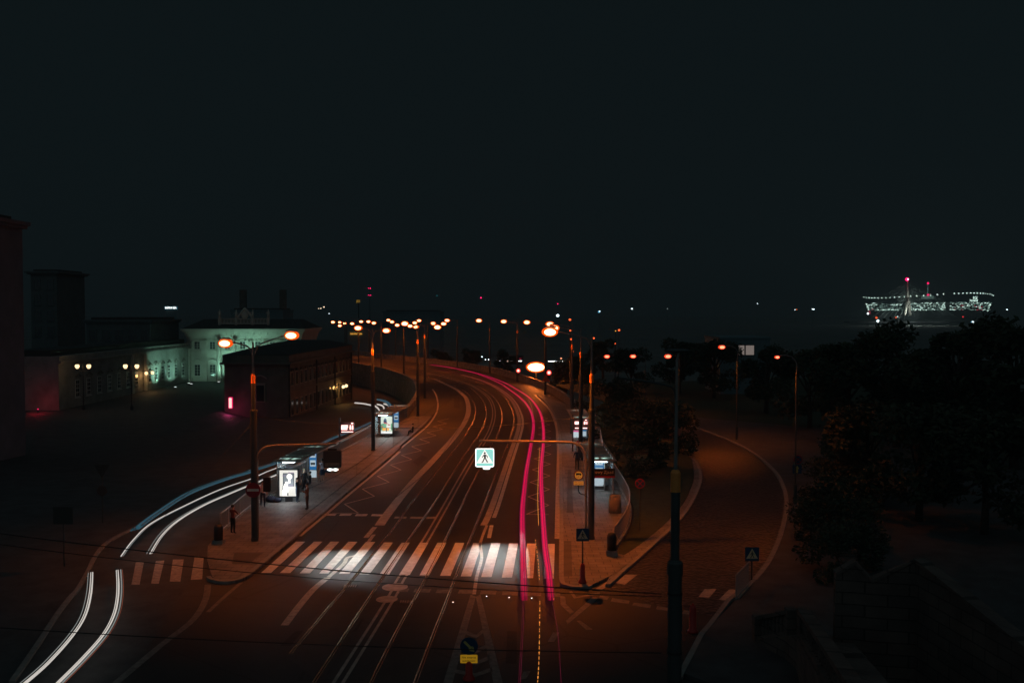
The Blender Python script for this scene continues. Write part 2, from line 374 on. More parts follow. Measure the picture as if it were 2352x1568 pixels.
for k in (0, 2):
    n = 12
    A = smooth(rail[k], n); B = smooth(rail[k+1], n)
    def res(P, m=160):
        L = [0]
        for i in range(1, len(P)): L.append(L[-1]+(P[i]-P[i-1]).length)
        out = []; j = 0
        for i in range(m):
            tt = L[-1]*i/(m-1)
            while j < len(L)-2 and L[j+1] < tt: j += 1
            f = (tt-L[j])/max(1e-6, L[j+1]-L[j]); out.append(P[j].lerp(P[j+1], f))
        return out
    A = res(A); B = res(B)
    a2 = offset(A, .25); b2 = offset(B, -.25)
    for i in range(len(A)-1):
        trk_bed.face([(a2[i][0], a2[i][1], .004), (b2[i][0], b2[i][1], .004), (b2[i+1][0], b2[i+1][1], .004), (a2[i+1][0], a2[i+1][1], .004)])
struct(trk_bed.build('tram_track_bed', TRK))
for k in range(4):
    r_ = MB(); P = smooth(rail[k], 8)
    r_.strip(P, .19, .010, 1)
    r_.tube([(*q, .0) for q in offset(P, .045)], .036, 10, 0, False); r_.tube([(*q, .0) for q in offset(P, -.055)], .022, 8, 0, False)
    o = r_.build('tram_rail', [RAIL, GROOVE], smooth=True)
    tag(o, ['outermost left steel tram rail set in the asphalt, passing left part of zebra', 'second tram rail from left, right rail of the left track', 'third tram rail from left, just right of the double centre line', 'rightmost steel tram rail, beside the wide pale strip'][k], 'tram rail', 'steel tram rails curving along the road')
# markings
cl = gz('A6', [(110, 1349), (330, 1000), (480, 760), (600, 560), (625, 500), (690, 395), (850, 145), (935, 0)])+gz('E1', [(870, 1370), (1010, 1120), (1120, 935), (1200, 820), (1262, 700), (1290, 580), (1275, 485), (1222, 405), (1100, 322), (980, 278), (850, 240), (700, 205)])
cls = smooth(cl, 6)
ribbon('centre_line_markings', [([Vector((*q, 0)) for q in offset(cls, .17)], .13), ([Vector((*q, 0)) for q in offset(cls, -.17)], .13)], PAINT_OLD, .008)
strip_r = gz('A6', [(1275, 590), (1300, 430), (1340, 280), (1330, 150), (1385, 0)])+gz('E1', [(1262, 1500), (1325, 1330), (1445, 960), (1515, 750), (1533, 650), (1520, 570), (1470, 465), (1390, 385), (1280, 315), (1150, 262), (1000, 222)])
ribbon('pale_lane_strip', [([Vector((p.x-.22, p.y, 0)) for p in strip_r[4:]], .42)], STRIP, .004)
ribbon('lane_line_marking', [([Vector((p.x+.2, p.y, 0)) for p in strip_r[5:]], .26), (gz('A6', [(1402, 108), (1425, 0)]), .24)], PAINT, .008)
ribbon('tar_seam_marking', [(strip_r[:5], .17)], PAINT_OLD, .012)
strip_l = gz('A6', [(-150, 1349), (50, 1000), (0, 480), (150, 390), (320, 160), (440, 0)])
strip_l2 = gz('E1', [(265, 1568), (345, 1455), (565, 1180), (835, 890), (962, 742), (1040, 620), (1062, 530), (1045, 440), (1010, 398), (930, 340), (760, 260)])
ribbon('kerb_strip_left', [(strip_l2, .62)], STRIP, .006)
ribbon('track_edge_marking', [(gz('A7', [(1060, 1568), (1240, 1330), (1420, 1120), (1600, 970)]), .34), (gz('A7', [(1610, 965), (1800, 800), (1850, 720), (2000, 660), (2180, 430)]), .22), (gz('A7', [(2080, 470), (2195, 335)]), .3)], PAINT_OLD, .009)
edge_l = gz('A5', [(1045, 1420), (1320, 1190), (1600, 950), (1830, 760), (2091, 535)])+gz('E1', [(355, 965), (480, 858), (600, 760), (700, 672), (768, 575), (788, 490), (772, 405), (740, 350)])
ribbon('edge_line_left', [(edge_l, .22)], PAINT, .008)
edge_r = gz('B1', [(252, 1085), (255, 800), (262, 500), (262, 370)])+gz('E1', [(1860, 800), (1853, 700), (1812, 575), (1752, 492), (1660, 402)])
ribbon('edge_line_right', [(edge_r, .3)], PAINT_OLD, .008)
zz_l = gz('E1', [(890, 612), (785, 637), (865, 657), (745, 685), (828, 707), (690, 738), (772, 765), (625, 797), (713, 827), (552, 863), (640, 900), (460, 940), (553, 978), (362, 1027), (457, 1073), (245, 1128), (350, 1182), (112, 1243), (218, 1308)])+gz('A5', [(1512, 1085), (1655, 1180), (1385, 1179)])
zz_r = gz('E1', [(1700, 590), (1770, 612), (1700, 640), (1790, 668), (1690, 695), (1800, 725), (1685, 755), (1800, 787), (1675, 820), (1800, 850), (1680, 885), (1800, 932), (1650, 972), (1795, 1020), (1635, 1070), (1790, 1125), (1615, 1182), (1787, 1247), (1595, 1312), (1780, 1388), (1580, 1470), (1780, 1472)])
m = MB()
for Z, nm in ((zz_l, 0), (zz_r, 0)):
    for a, b in zip(Z[:-1], Z[1:]): m.strip([a, b], .11, .008+.0004*(Z.index(a) % 2))
struct(m.build('zigzag_bus_stop_markings', PAINT_OLD))
# stop line dashes
def quads(name, crop, qs, mat, z=.008):
    m = MB()
    for q in qs: m.face([(p.x, p.y, z) for p in gz(crop, q)])
    for i in range(len(m.f)):
        ids = m.f[i]; a, b, c = (Vector(m.v[k]) for k in ids[:3])
        if (b-a).cross(c-a).z < 0: m.f[i] = ids[::-1]
    return struct(m.build(name, mat))
quads('stop_line_dashes', 'A5', [[(1320, 1185), (1430, 1186), (1412, 1206), (1300, 1204)], [(1470, 1186), (1590, 1187), (1572, 1207), (1452, 1206)], [(1637, 1188), (1757, 1189), (1738, 1211), (1617, 1210)], [(1800, 1190), (1918, 1192), (1902, 1212), (1785, 1210)]], PAINT)
quads('stop_line_dashes_right', 'E1', [[(405, 1490), (510, 1492), (500, 1508), (392, 1506)], [(545, 1492), (655, 1492), (645, 1510), (535, 1508)], [(690, 1492), (782, 1492), (772, 1510), (680, 1510)]], PAINT_OLD)
quads('near_stop_line_dashes', 'A6', [[(640, 540), (722, 540), (705, 570), (625, 568)], [(770, 543), (910, 545), (895, 575), (755, 572)], [(960, 548), (1075, 550), (1062, 582), (945, 578)], [(1150, 552), (1285, 555), (1275, 586), (1135, 583)], [(1335, 558), (1468, 562), (1460, 592), (1325, 588)], [(1520, 565), (1655, 568), (1650, 600), (1512, 595)], [(1705, 572), (1850, 575), (1848, 606), (1700, 602)], [(1890, 578), (2012, 582), (2014, 612), (1890, 608)]], PAINT_DIM)
# zebra stripes
top = [(-248, -169, 140), (-94, -22, 140), (48, 123, 140), (200, 278, 141), (350, 430, 143), (505, 582, 147), (655, 725, 149), (812, 885, 149), (962, 1040, 149), (1115, 1192, 150), (1268, 1345, 151), (1422, 1500, 153), (1575, 1652, 155), (1730, 1805, 156), (1885, 1965, 160)]
bot = [(-547, -462, 407), (-387, -298, 408), (-217, -128, 410), (-50, 28, 412), (118, 208, 415), (292, 380, 419), (465, 548, 422), (635, 725, 424), (808, 890, 428), (983, 1072, 432), (1160, 1250, 437), (1335, 1425, 443), (1512, 1600, 447), (1690, 1780, 452), (1872, 1957, 457)]
lst = list(zip(top, bot))
m = MB()
for (a0, a1, ay), (b0, b1, by) in lst:
    P = gz('A6', [(a0, ay), (b0, by), (b1, by), (a1, ay)])
    m.face([(p.x, p.y, .012) for p in P])
zo = struct(m.build('zebra_crossing', PAINT_ZEB))
m = MB()
# hatched island ahead of the camera
def dm(q): m.face([(p.x, p.y, .006) for p in gz('A6', q)])
dm([(1245, 590), (1010, 1349), (1090, 1349), (1290, 610)]); dm([(1290, 610), (1440, 1349), (1520, 1349), (1330, 590)])
for y in (920, 1050, 1150, 1250):
    k = (y-610)/740; xl = 1290-200*k; xr = 1290+165*k; xm = (xl+xr)/2+10
    dm([(xl, y-20), (xl-5, y+10), (xm, y+45), (xm, y+15)]); dm([(xm, y+15), (xm, y+45), (xr, y-5), (xr-8, y-35)])
struct(m.build('hatched_island_markings', PAINT_DIM))
quads('turning_markings', 'A6', [[(2010, 600), (2055, 610), (2060, 670), (2130, 740), (2095, 755), (2015, 680)], [(2290, 610), (2340, 620), (2075, 845), (2060, 815)], [(2085, 565), (2130, 625), (2350, 590), (2350, 570), (2150, 610), (2110, 560)], [(2150, 815), (2185, 815), (2290, 890), (2230, 890)], [(1950, 915), (2005, 915), (1960, 995), (1905, 995)], [(1700, 1250), (1760, 1245), (1720, 1310), (1660, 1320)]], PAINT_DIM, .007)
ml = MB()
for pts, wd in ((gz('L', [(1400, 905), (1390, 985), (1350, 1075), (1275, 1165), (1100, 1300), (780, 1568)]), .3), (gz('L', [(1625, 890), (1520, 980), (1400, 1090)]), .2)):
    ml.strip(smooth(pts, 5), wd, .007+wd*.01)
struct(ml.build('turn_lane_markings', PAINT_DIM))
quads('side_crossing_markings', 'L', [[(1165, 735), (1238, 735), (1215, 885), (1143, 883)], [(1310, 722), (1372, 722), (1362, 868), (1285, 872)], [(1050, 745), (1107, 742), (1070, 897), (1018, 897)], [(915, 755), (970, 752), (940, 905), (885, 905)]], PAINT_OLD, .007)
PATCH = node_mat('fresh_asphalt_patch', (.022, .022, .023), .7, noise=.3, nscale=3, bump=.3, bscale=30)
quads('asphalt_patches', 'A6', [[(900, 760), (1010, 765), (960, 900), (840, 895)], [(160, 800), (330, 800), (270, 905), (80, 900)], [(1560, 900), (1640, 905), (1640, 1180), (1545, 1180)], [(-250, 900), (-60, 900), (-180, 1030), (-390, 1030)]], PATCH, .003)
quads('asphalt_patches_far', 'E1', [[(560, 1000), (640, 940), (700, 960), (610, 1040)], [(1600, 1200), (1660, 1190), (1660, 1420), (1590, 1430)], [(930, 420), (980, 425), (985, 520), (930, 520)]], PATCH, .003)
for k, (x, y) in enumerate(((215, 522), (700, 655))):
    p = gz('A6', [(x, y)])[0]; m = MB(); m.box((0, 0, .005), (.7, .45, .01)); 
    for q in range(6): m.box((-.28+.11*q, 0, .012), (.04, .4, .008), 0, 1)
    o = m.build('drain_grate', [GROOVE, STRIP]); o.location = (p.x, p.y, .012); tag(o, ['rectangular drain grate beside the left track before the zebra', 'rectangular drain grate between the tracks, nearer the camera'][k], 'drain grate', 'drain grates')
# pavements with kerbs
lk = smooth(gz('L', [(925, 520), (780, 590), (690, 655), (630, 740), (595, 815), (525, 940), (470, 1000), (380, 1120), (250, 1320), (80, 1568)]), 4)
m = MB(); m.wall(lk, .2, -.02, .10); struct(m.build('kerb_far_left', CURB))
for k, (x, y, em, lb) in enumerate(((1382, 610, 0, 'bright road stud just right of the hatched island tip'), (1575, 620, 0, 'brightest road stud, midway between island tip and magenta trail'), (1768, 626, 0, 'road stud between the two magenta trails'), (1095, 660, 0, 'dim road stud left of the hatched island tip'), (1958, 633, 1, 'orange-lit road stud at the end of the right magenta trail'))):
    p = gz('A6', [(x, y)])[0]; t_ = thing('road_stud', lb, 'road stud', (p.x, p.y, .004), 'reflective road studs')
    m = MB(); m.lathe([(.07, 0), (.065, .012), (.04, .022)], (0, 0, 0), 10); m.build('base', BLACK, t_); m = MB(); m.ell((0, -.02, .028), (.028, .02, .016), 8, 5); m.build('glow_shell', emis('stud_white_glint', (1, 1, 1), 3) if not em else emis('stud_orange_glint', (1, .3, .02), 2), t_)  # sparkle of thrown-back light put in as emission on the dome
def slab(name, poly, h, mat, kerb=None):
    m = MB(); m.prism([(p.x, p.y) for p in poly], -.05, h, bottom=False); o = struct(m.build(name, mat)); return o
kerb_l = gz('A7', [(110, 985), (160, 1020), (320, 1045), (480, 1020), (620, 940), (840, 760), (1130, 520), (1300, 365), (1520, 185)])+gz('A5', [(1400, 1080), (1700, 830), (2091, 500)])+gz('E1', [(330, 955), (560, 765), (680, 650), (725, 600)])
kerb_l = smooth(kerb_l, 3)
pl_l = [Vector((p.x, p.y, 0)) for p in kerb_l]
back_l = smooth(plat_fence, 2)
far_l = gz('E1', [(560, 600), (600, 560)])
poly_l = pl_l+far_l[:1]+[Vector((p.x, p.y, 0)) for p in back_l[::-1]]+gz('L', [(1400, 660), (1395, 760)])
m = MB(); m.prism([(p.x+.16, p.y) for p in pl_l]+[(p.x, p.y) for p in far_l[:1]+back_l[::-1]]+[(p.x, p.y) for p in gz('L', [(1400, 660), (1395, 760)])], -.05, .14, bottom=False)
struct(m.build('platform_left', SLABS))
m = MB(); m.wall([Vector((p.x-.02, p.y, 0)) for p in pl_l], .22, -.04, .145); struct(m.build('kerb_left', CURB))
kr = gz('B1', [(520, 1470), (400, 1480), (320, 1462), (287, 1420), (285, 1200), (285, 900), (277, 400)])+gz('E2', [(1590, 1100), (1575, 950), (1540, 800), (1450, 650), (1330, 540)])
kr = smooth(kr, 3)
fence_r = gz('E6', [(505, 1185), (560, 1110), (620, 1000), (648, 880), (640, 790), (600, 700), (545, 600), (480, 500)])+[at_z(1392, 1085), at_z(1376, 1000), at_z(1362, 965)]
fr = smooth(fence_r, 4)
m = MB(); m.prism([(p.x, p.y) for p in kr]+[(p.x, p.y) for p in gz('E1', [(1985, 500), (2030, 560)])]+[(p.x, p.y) for p in fr[::-1]]+[(p.x, p.y) for p in gz('B1', [(700, 1215), (870, 1250), (700, 1380)])], -.05, .14, bottom=False)
struct(m.build('platform_right', SLABS))
m = MB(); m.wall(kr, .24, -.04, .148); struct(m.build('kerb_right', CURB))
quads('tactile_paving_right', 'B1', [[(305, 1122), (362, 1122), (370, 1402), (303, 1402)], [(335, 560), (362, 560), (380, 900), (328, 900)]], TACT, .152)
quads('kerbside_blocks_right', 'B1', [[(300, 630), (318, 630), (318, 712), (302, 712)], [(303, 735), (323, 735), (325, 812), (305, 812)], [(293, 535), (310, 535), (312, 600), (295, 600)], [(287, 905), (300, 905), (302, 1110), (287, 1110)]], CURB, .153)
quads('tactile_paving_left', 'A7', [[(430, 690), (790, 685), (620, 830), (400, 830)]], TACT, .146)
# the cobbled ramp on the right
rl = gz('E7', [(-120, 1300), (0, 1190), (130, 1075), (320, 900), (430, 775), (500, 650), (528, 550), (505, 455), (470, 415)])
rl2 = gz('E7', [(-60, 1120), (60, 1050), (250, 900), (400, 740), (460, 620), (482, 540), (470, 430)])
rr = gz('E7', [(900, 1270), (1000, 1140), (1080, 965), (1118, 810), (1125, 700), (1100, 600), (1050, 510), (930, 400), (760, 300), (500, 200), (250, 130), (60, 90)])
rl = smooth(rl, 4); rr = smooth(rr, 4)
lowl = gz('E7', [(380, 330), (250, 230), (60, 120)])
m = MB(); pl = [(p.x, p.y) for p in rl]+[(p.x, p.y) for p in lowl]+[(p.x, p.y) for p in rr[::-1]]+[(p.x, p.y) for p in gz('E7', [(600, 1500), (200, 1420), (-60, 1330)])]
m.prism(pl, -.01, .006, sides=False, bottom=False); struct(m.build('cobbled_ramp', COBB))
m = MB(); m.wall(rl, .22, 0, .14); struct(m.build('ramp_kerb_left', CURB))
m = MB(); m.wall(rr, .26, 0, .15); struct(m.build('ramp_kerb_right', CURB))
m = MB(); m.wall(gz('E7', [(900, 1270), (820, 1330), (720, 1410), (600, 1568)])+gz('B3', [(870, 1170), (700, 1500), (600, 1700)]), .22, 0, .14); struct(m.build('pavement_kerb_right', CURB))
rl2 = smooth(rl2, 4)
m = MB(); m.prism([(p.x-.1, p.y) for p in rl]+[(p.x, p.y) for p in rl2[::-1]], -.03, .12, bottom=False); struct(m.build('ramp_pavement_left', SLABS))
sw = [p+Vector((.1, 0, 0)) for p in rr]
m = MB(); m.prism([(p.x, p.y) for p in gz('B3', [(700, 1500), (870, 1170)])]+[(p.x, p.y) for p in sw]+[(46, 96), (34, 34), (16, 22)], -.03, .12, bottom=False)
struct(m.build('pavement_right', ASPH2))
# verge with hedge between platform and ramp
m = MB(); m.prism([(p.x+.25, p.y) for p in fr]+[(p.x, p.y) for p in gz('E7', [(60, 110), (250, 225), (380, 330), (470, 425)])]+[(p.x-.05, p.y) for p in rl2[::-1]], -.03, .10, bottom=False)
struct(m.build('verge', GRASS))
quads('ramp_crossing_markings', 'B3', [[(215, 638), (320, 640), (215, 722), (130, 710)], [(-40, 760), (60, 700), (115, 702), (20, 765)], [(845, 828), (900, 760), (1000, 762), (935, 836)], [(1018, 852), (1110, 765), (1185, 768), (1115, 860)], [(20, 545), (85, 535), (110, 600), (55, 610)]], PAINT_OLD, .012)
quads('ramp_stop_dashes', 'B3', [[(0, 815), (78, 828), (62, 855), (-10, 845)], [(105, 838), (255, 862), (245, 890), (92, 868)], [(290, 878), (440, 895), (430, 925), (275, 902)], [(490, 905), (590, 925), (575, 950), (480, 935)], [(720, 945), (800, 955), (790, 985), (705, 975)]], PAINT_DIM, .012)
# manhole covers
for k, (x, y, r_) in enumerate(((598, 528, .62), (1290+0, 0, 0), (530, 632, .5))):
    if not r_: continue
    p = gz('A6', [(x, y)])[0]; m = MB(); m.lathe([(r_, 0), (r_, .012), (r_-.06, .014), (r_-.1, .011), (.05, .011)], (0, 0, 0), 28)
    o = m.build('manhole_cover', STRIP); o.location = (p.x, p.y, .004); tag(o, 'large round manhole cover on the double line just in front of zebra' if k == 0 else 'smaller worn manhole cover nearer the camera on the double line', 'manhole cover', 'manhole covers in the road')

# ------------------------------------------------------------------ parapets, fences
def parapet(name, pts, label, hgt=1.1):
    t_ = thing(name, label, 'wall', (pts[0].x, pts[0].y, 0))
    m = MB(); m.wall(pts, .35, -8.8, hgt-.12); m.build('wall', CONC, t_, True)
    m = MB(); m.wall(pts, .5, hgt-.12, hgt); m.build('coping', CONC, t_, True)
    return t_
parapet('parapet_wall', par_l, 'curved concrete parapet at the inner left bend of the road above the dark hollow')
parapet('parapet_wall', par_r, 'long stained concrete parapet along the outer bend of the road', 1.25)
def fence(pts, label, hgt=1.1, z0=.14):
    t_ = thing('fence', label, 'fence', (pts[0].x, pts[0].y, z0))
    m = MB(); m.tube([(p.x, p.y, z0+hgt) for p in pts], .045, 6); m.build('top_rail', STEEL, t_, True, True)
    m = MB(); P = pts
    for i in range(len(P)-1):
        a, b = P[i], P[i+1]; L = (b-a).length; n = max(1, int(L/.14))
        for k in range(n):
            q = a.lerp(b, k/n); m.box((q.x, q.y, z0+hgt/2), (.022, .022, hgt-.08))
    m.build('balusters', STEEL, t_, True)
    m = MB(); m.tube([(p.x, p.y, z0+.1) for p in pts], .025, 5); m.build('bottom_rail', STEEL, t_, True)
    for i in range(0, len(P), 3):
        m = MB(); m.box((P[i].x, P[i].y, z0+hgt/2), (.07, .07, hgt)); m.build('post', STEEL, t_, True)
    m = MB(); m.wall(P, .28, z0-.2, z0+.06); m.build('plinth', CONC, t_, True)
fl = gz('L', [(1455, 560), (1478, 590)])[:0]+smooth(gz('A5', [(215, 1400), (330, 1305), (520, 1140), (820, 965), (1160, 745), (1480, 552), (1800, 372), (1960, 290)]), 4)
fence(fl, 'long steel railing along the back of the left platform')
fence(fr, 'curved steel railing behind the right platform, lit orange at its near end')
rp = gz('E7', [(775, 1400), (865, 1300)])
fence([rp[0], rp[0].lerp(rp[1], .5), rp[1]], 'short steel pedestrian railing at the corner of the ramp', 1.1, .12)

# ------------------------------------------------------------------ lighting columns
SOD = (1, .175, .008)
def luminaire(t_, p, lens, rim, s=1.0, li=0, arm_from=None, droop=0, cone=R(146)):
    L = t_.location
    m = MB(); m.ell((0, 0, .25*s), (.36*s, .24*s, .08*s), 16, 6)
    o = m.build('luminaire', POLE_UP, t_, smooth=True); o.location = p-L
    m = MB(); m.ell((0, .03*s, 0), (.43*s, .3*s, .26*s), 20, 10); q = m.build('glow_shell', rim, o, smooth=True)  # bloom around the lens, built as a glowing shell
    m = MB(); m.ell((0, -.1*s, -.01*s), (.31*s, .36*s, .175*s), 20, 10); q = m.build('lens', lens, o, smooth=True)
    if li:
        light('SPOT', o, (0, -.1, -.75*s), SOD, li, .25, cone=cone, blend=.7)
    return o
def column(base_v, lamps, label, base_z=0.0, li=0, cone=None, d=None, x=None, thick=.185, group='street lighting columns', zt=11.0, lens=None, rim=None, s=1.0, top=None):
    b = at_z(*base_v, base_z) if d is None else at_y(base_v[0], 900, d)
    b.z = base_z
    if x is not None: b.x = x
    t_ = thing('street_lamp', label, 'street lamp', (b.x, b.y, base_z), group)
    m = MB(); m.lathe([(thick*1.15, 0), (thick*1.15, .3), (thick, .34), (thick, 7.55), (thick*.9, 7.6), (thick*.62, 7.72), (thick*.6, 9.2)], (0, 0, 0), 16); m.build('pole', POLE, t_, smooth=False)
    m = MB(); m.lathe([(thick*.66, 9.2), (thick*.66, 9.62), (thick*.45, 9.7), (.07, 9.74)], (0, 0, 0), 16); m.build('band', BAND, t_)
    m = MB(); m.lathe([(thick*1.12, 0), (thick*1.12, .16)], (0, 0, 7.5), 16); m.build('collar', POLE, t_)
    m = MB(); m.tube([(0, 0, 9.7), (0, 0, (top or zt+.35))], [.075, .055], 8); m.build('mast', POLE_UP, t_)
    for (u, v) in lamps:
        p = at_y(u, v, b.y); dx = p.x-b.x; dz = p.z+.12-base_z
        m = MB(); sgn = 1 if dx > 0 else -1
        hh = (top or zt+.35)-.35
        m.tube(smooth([(0, 0, hh-.5), (sgn*.18, 0, hh-.05), (sgn*.5, 0, hh+.1+.2*(dz-hh)), (dx, 0, dz)], 5), .045, 6); m.build('arm', POLE_UP, t_, smooth=True)
        luminaire(t_, p, lens or LAMP_C, rim or LAMP_O, s, li, cone=cone or (R(124) if b.y < 60 else R(142) if b.y < 95 else R(156)))
    return t_
N1 = 1000
column((585, 1247), [(518, 788), (670, 770)], 'tall street lamp at the near end of left platform with no-entry sign', li=N1*.9, zt=11.2)
column((857, 1038), [(822.7, 753), (887.6, 759)], 'street lamp on the left platform between the two ad lightboxes', li=N1*1.5, zt=11.4, s=.95)
column((960, 957.7), [(929.9, 743), (1005, 751.3)], 'street lamp beside the end of the left platform, very bright left lamp', li=N1*1.8, lens=LAMP_B, s=1.15, zt=11.3)
column((976, 914), [(955.7, 750.6), (1019, 743.4)], 'street lamp on the left kerb just past the parapet bend', li=N1*1.4, s=1.1, zt=11.2)
column((959, 0), [(942.2, 748.4), (995.1, 742.5)], 'slim street lamp seen right behind the thick dark bend column', li=0, d=168, s=1.2, zt=10.6)
column((927.5, 859), [(912.5, 746.5), (952.8, 741.2)], 'street lamp on the left side of the far curve, right of the glossy reflections', li=N1*1.3, s=1.3, zt=10.7)
column((876, 843), [(858.9, 741.7), (900.4, 739)], 'street lamp at the left edge of the far road above glossy orange reflections', li=N1*1.5, s=1.4, zt=10.7)
column((824, 832.5), [(809, 743), (846.3, 738.4)], 'street lamp nearest to the far corner of the long dark building', li=N1*1.6, s=1.45, zt=10.8)
column((1358, 1243), [(1263, 762)], 'thick street lamp standing on the right platform beside the truck sign', li=N1*4.2, lens=LAMP_B, s=1.1, zt=11.6)
column((1334, 0), [(1272, 753)], 'street lamp right behind the near right shelter roof', li=N1*1.7, d=83, s=1.2, zt=11.4)
column((1314, 0), [(1263, 744)], 'street lamp beside the far right shelter, third along the right kerb', li=N1*.8, d=101, s=1.1, zt=11.5)
column((1252.5, 905.5), [(1210, 740)], 'street lamp on the right kerb carrying the red warning triangle', li=N1*1.2, s=1.35, zt=11.2)
column((1188, 876), [(1157, 738)], 'street lamp on the outer kerb left of the orange floodlight', li=N1*1.1, s=1.45, zt=11)
column((1125, 858), [(1100, 736)], 'outer kerb street lamp where the magenta trail narrows', li=N1*1.1, s=1.6, zt=11)
column((1050.5, 843), [(1027.2, 735.6)], 'outer kerb street lamp near the far start of magenta trail', li=N1*1.1, s=1.6, zt=11)
column((983, 834), [(962.6, 736.1)], 'outer kerb street lamp rising behind the two dark bend columns', li=N1, s=1.5, zt=11)
column((909, 824.6), [(892.2, 735)], 'outer kerb street lamp behind the thin orange-lit post', li=N1, s=1.5, zt=11)
column((848, 816.5), [(829.7, 738.3)], 'outer kerb street lamp second from the far end of the road', li=N1, s=1.6, zt=11)
column((793, 0), [(765.1, 739.6), (780.8, 747.8)], 'farthest double street lamp above the long dark roof, left one', li=0, d=300, s=1.7, zt=10)
column((797, 0), [(780.6, 740), (791.8, 742.5)], 'farthest double street lamp above the long dark roof, right one', li=0, d=320, s=1.5, zt=10)
# near column, its lamp unlit, beside the ramp mouth
nx = at_y(1551, 1200, 21.1); b = Vector((nx.x, 21.1, 0))
t_ = thing('street_lamp', 'nearest dark street lamp column at the ramp mouth with bright white band, unlit head', 'street lamp', b, 'street lighting columns')
MB().lathe([(.2, 0), (.2, .4), (.16, .45), (.16, 7.55), (.12, 7.62), (.10, 7.7), (.10, 9.23)], (0, 0, 0), 24).build('pole', POLE, t_)
MB().lathe([(.185, 7.35), (.185, 7.62), (.13, 7.68)], (0, 0, 0), 24).build('collar', POLE, t_)
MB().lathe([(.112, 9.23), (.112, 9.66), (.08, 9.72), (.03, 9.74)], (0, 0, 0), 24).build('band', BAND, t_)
MB().tube([(0, 0, 9.7), (.02, 0, 12.2), (.06, 0, 12.4)], [.045, .035, .03], 8).build('mast', POLE_UP, t_)
MB().tube(smooth([(0, 0, 11.3), (-.03, 0, 11.5), (-.15, 0, 11.62), (-.6, .3, 11.7), (-1.2, .7, 11.75)], 4), .03, 6).build('arm', POLE, t_)
m = MB(); m.ell((0.02, 0, 12.42), (.3, .14, .05)); m.build('luminaire', POLE, t_, smooth=True)
for z in (6.9, 5.55, 4.9): MB().lathe([(.172, z), (.172, z+.05)], (0, 0, 0), 24).build('clamp', BLACK, t_)
# ramp lamps
def ramp_lamp(base_v, lamp_v, label, d=None, li=0, lens=None, rim=LAMP_R, s=.8, zb=0.0):
    b = at_z(*base_v, zb) if d is None else at_y(base_v[0], 900, d); b.z = zb
    p = at_y(*lamp_v, b.y)
    t_ = thing('street_lamp', label, 'street lamp', b, 'lamps along the ramp'); top = p.z-zb
    MB().lathe([(.13, 0), (.13, 1.4), (.07, 1.5), (.06, top*.6), (.05, top-1.2)], (0, 0, 0), 10).build('pole', POLE, t_)
    dx = p.x-b.x
    MB().tube(smooth([(0, 0, top-1.25), (0.02, 0, top-.5), (dx*.18, 0, top-.05), (dx*.5, 0, top+.12), (dx*.85, 0, top+.12)], 5), .035, 6).build('arm', POLE_UP, t_, smooth=True)
    luminaire(t_, p, lens or emis('red_sodium_lens', (1, .1, .05), 7), rim, s, li)
    return t_
pL = ramp_lamp((1826, 1160), (1785, 820), 'curved-neck street lamp on the pavement right of the cobbled ramp with blue arrow sign', li=560, s=.42)
ramp_lamp((1692, 1012), (1658, 797), 'red glowing street lamp at the outer bend of the ramp', li=1100, s=.85)
ramp_lamp((1560, 0), (1534, 818), 'red glowing street lamp just left of the near column mast', d=120, li=400, s=1.1, zb=-2)
ramp_lamp((1482, 0), (1454, 818), 'middle of the three small red street lamps among the trees', d=140, li=200, s=1.1, zb=-3)
ramp_lamp((1420, 0), (1394, 818.5), 'small red street lamp shining through tree twigs', d=160, li=200, s=1.2, zb=-3)
# orange floodlight behind the outer parapet
fp = at_y(1231, 843, 172)
t_ = thing('floodlight', 'huge blinding orange floodlight standing behind the outer parapet', 'floodlight', (fp.x, 172, -6))
MB().tube([(0, 0, 0), (0, 0, fp.z+6-.6)], .12, 8).build('pole', POLE, t_)
m = MB(); m.ell((0, .1, fp.z+6), (1.85, .5, 1.0), 28, 14); m.build('glow_shell', LAMP_O, t_, smooth=True)  # lamp bloom put into the size and glow of this shell
m = MB(); m.ell((0, -.35, fp.z+6), (1.5, .5, .72), 28, 14); m.build('lens', LAMP_B, t_, smooth=True)
light('POINT', t_, (0, -1.6, fp.z+6), SOD, 1600, .8)

# ------------------------------------------------------------------ signals and signs
def sign_root(name, label, cat, p, group=None): return thing(name, label, cat, p, group)
def ped(m, cx, cz, s, mi):
    m.plate(disc(cx+.0*s, cz+.33*s, .075*s, 14), -.031, .004, mi)
    for a, b_, w_ in (((0, .22), (.02, -.02), .15), ((.0, -.02), (-.17, -.38), .08), ((.03, -.02), (.2, -.36), .08), ((-.04, .2), (-.2, 0), .055), ((.06, .2), (.2, .08), .055), ((.2, .08), (.22, -.04), .05), ((-.17, -.37), (-.24, -.37), .05), ((.2, -.36), (.26, -.31), .05)):
        m.plate(limb((cx+a[0]*s, cz+a[1]*s), (cx+b_[0]*s, cz+b_[1]*s), w_*s), -.031-.0006*abs(a[0]+b_[1]), .004, mi)
def lit_sign(p, w_, label):
    pass
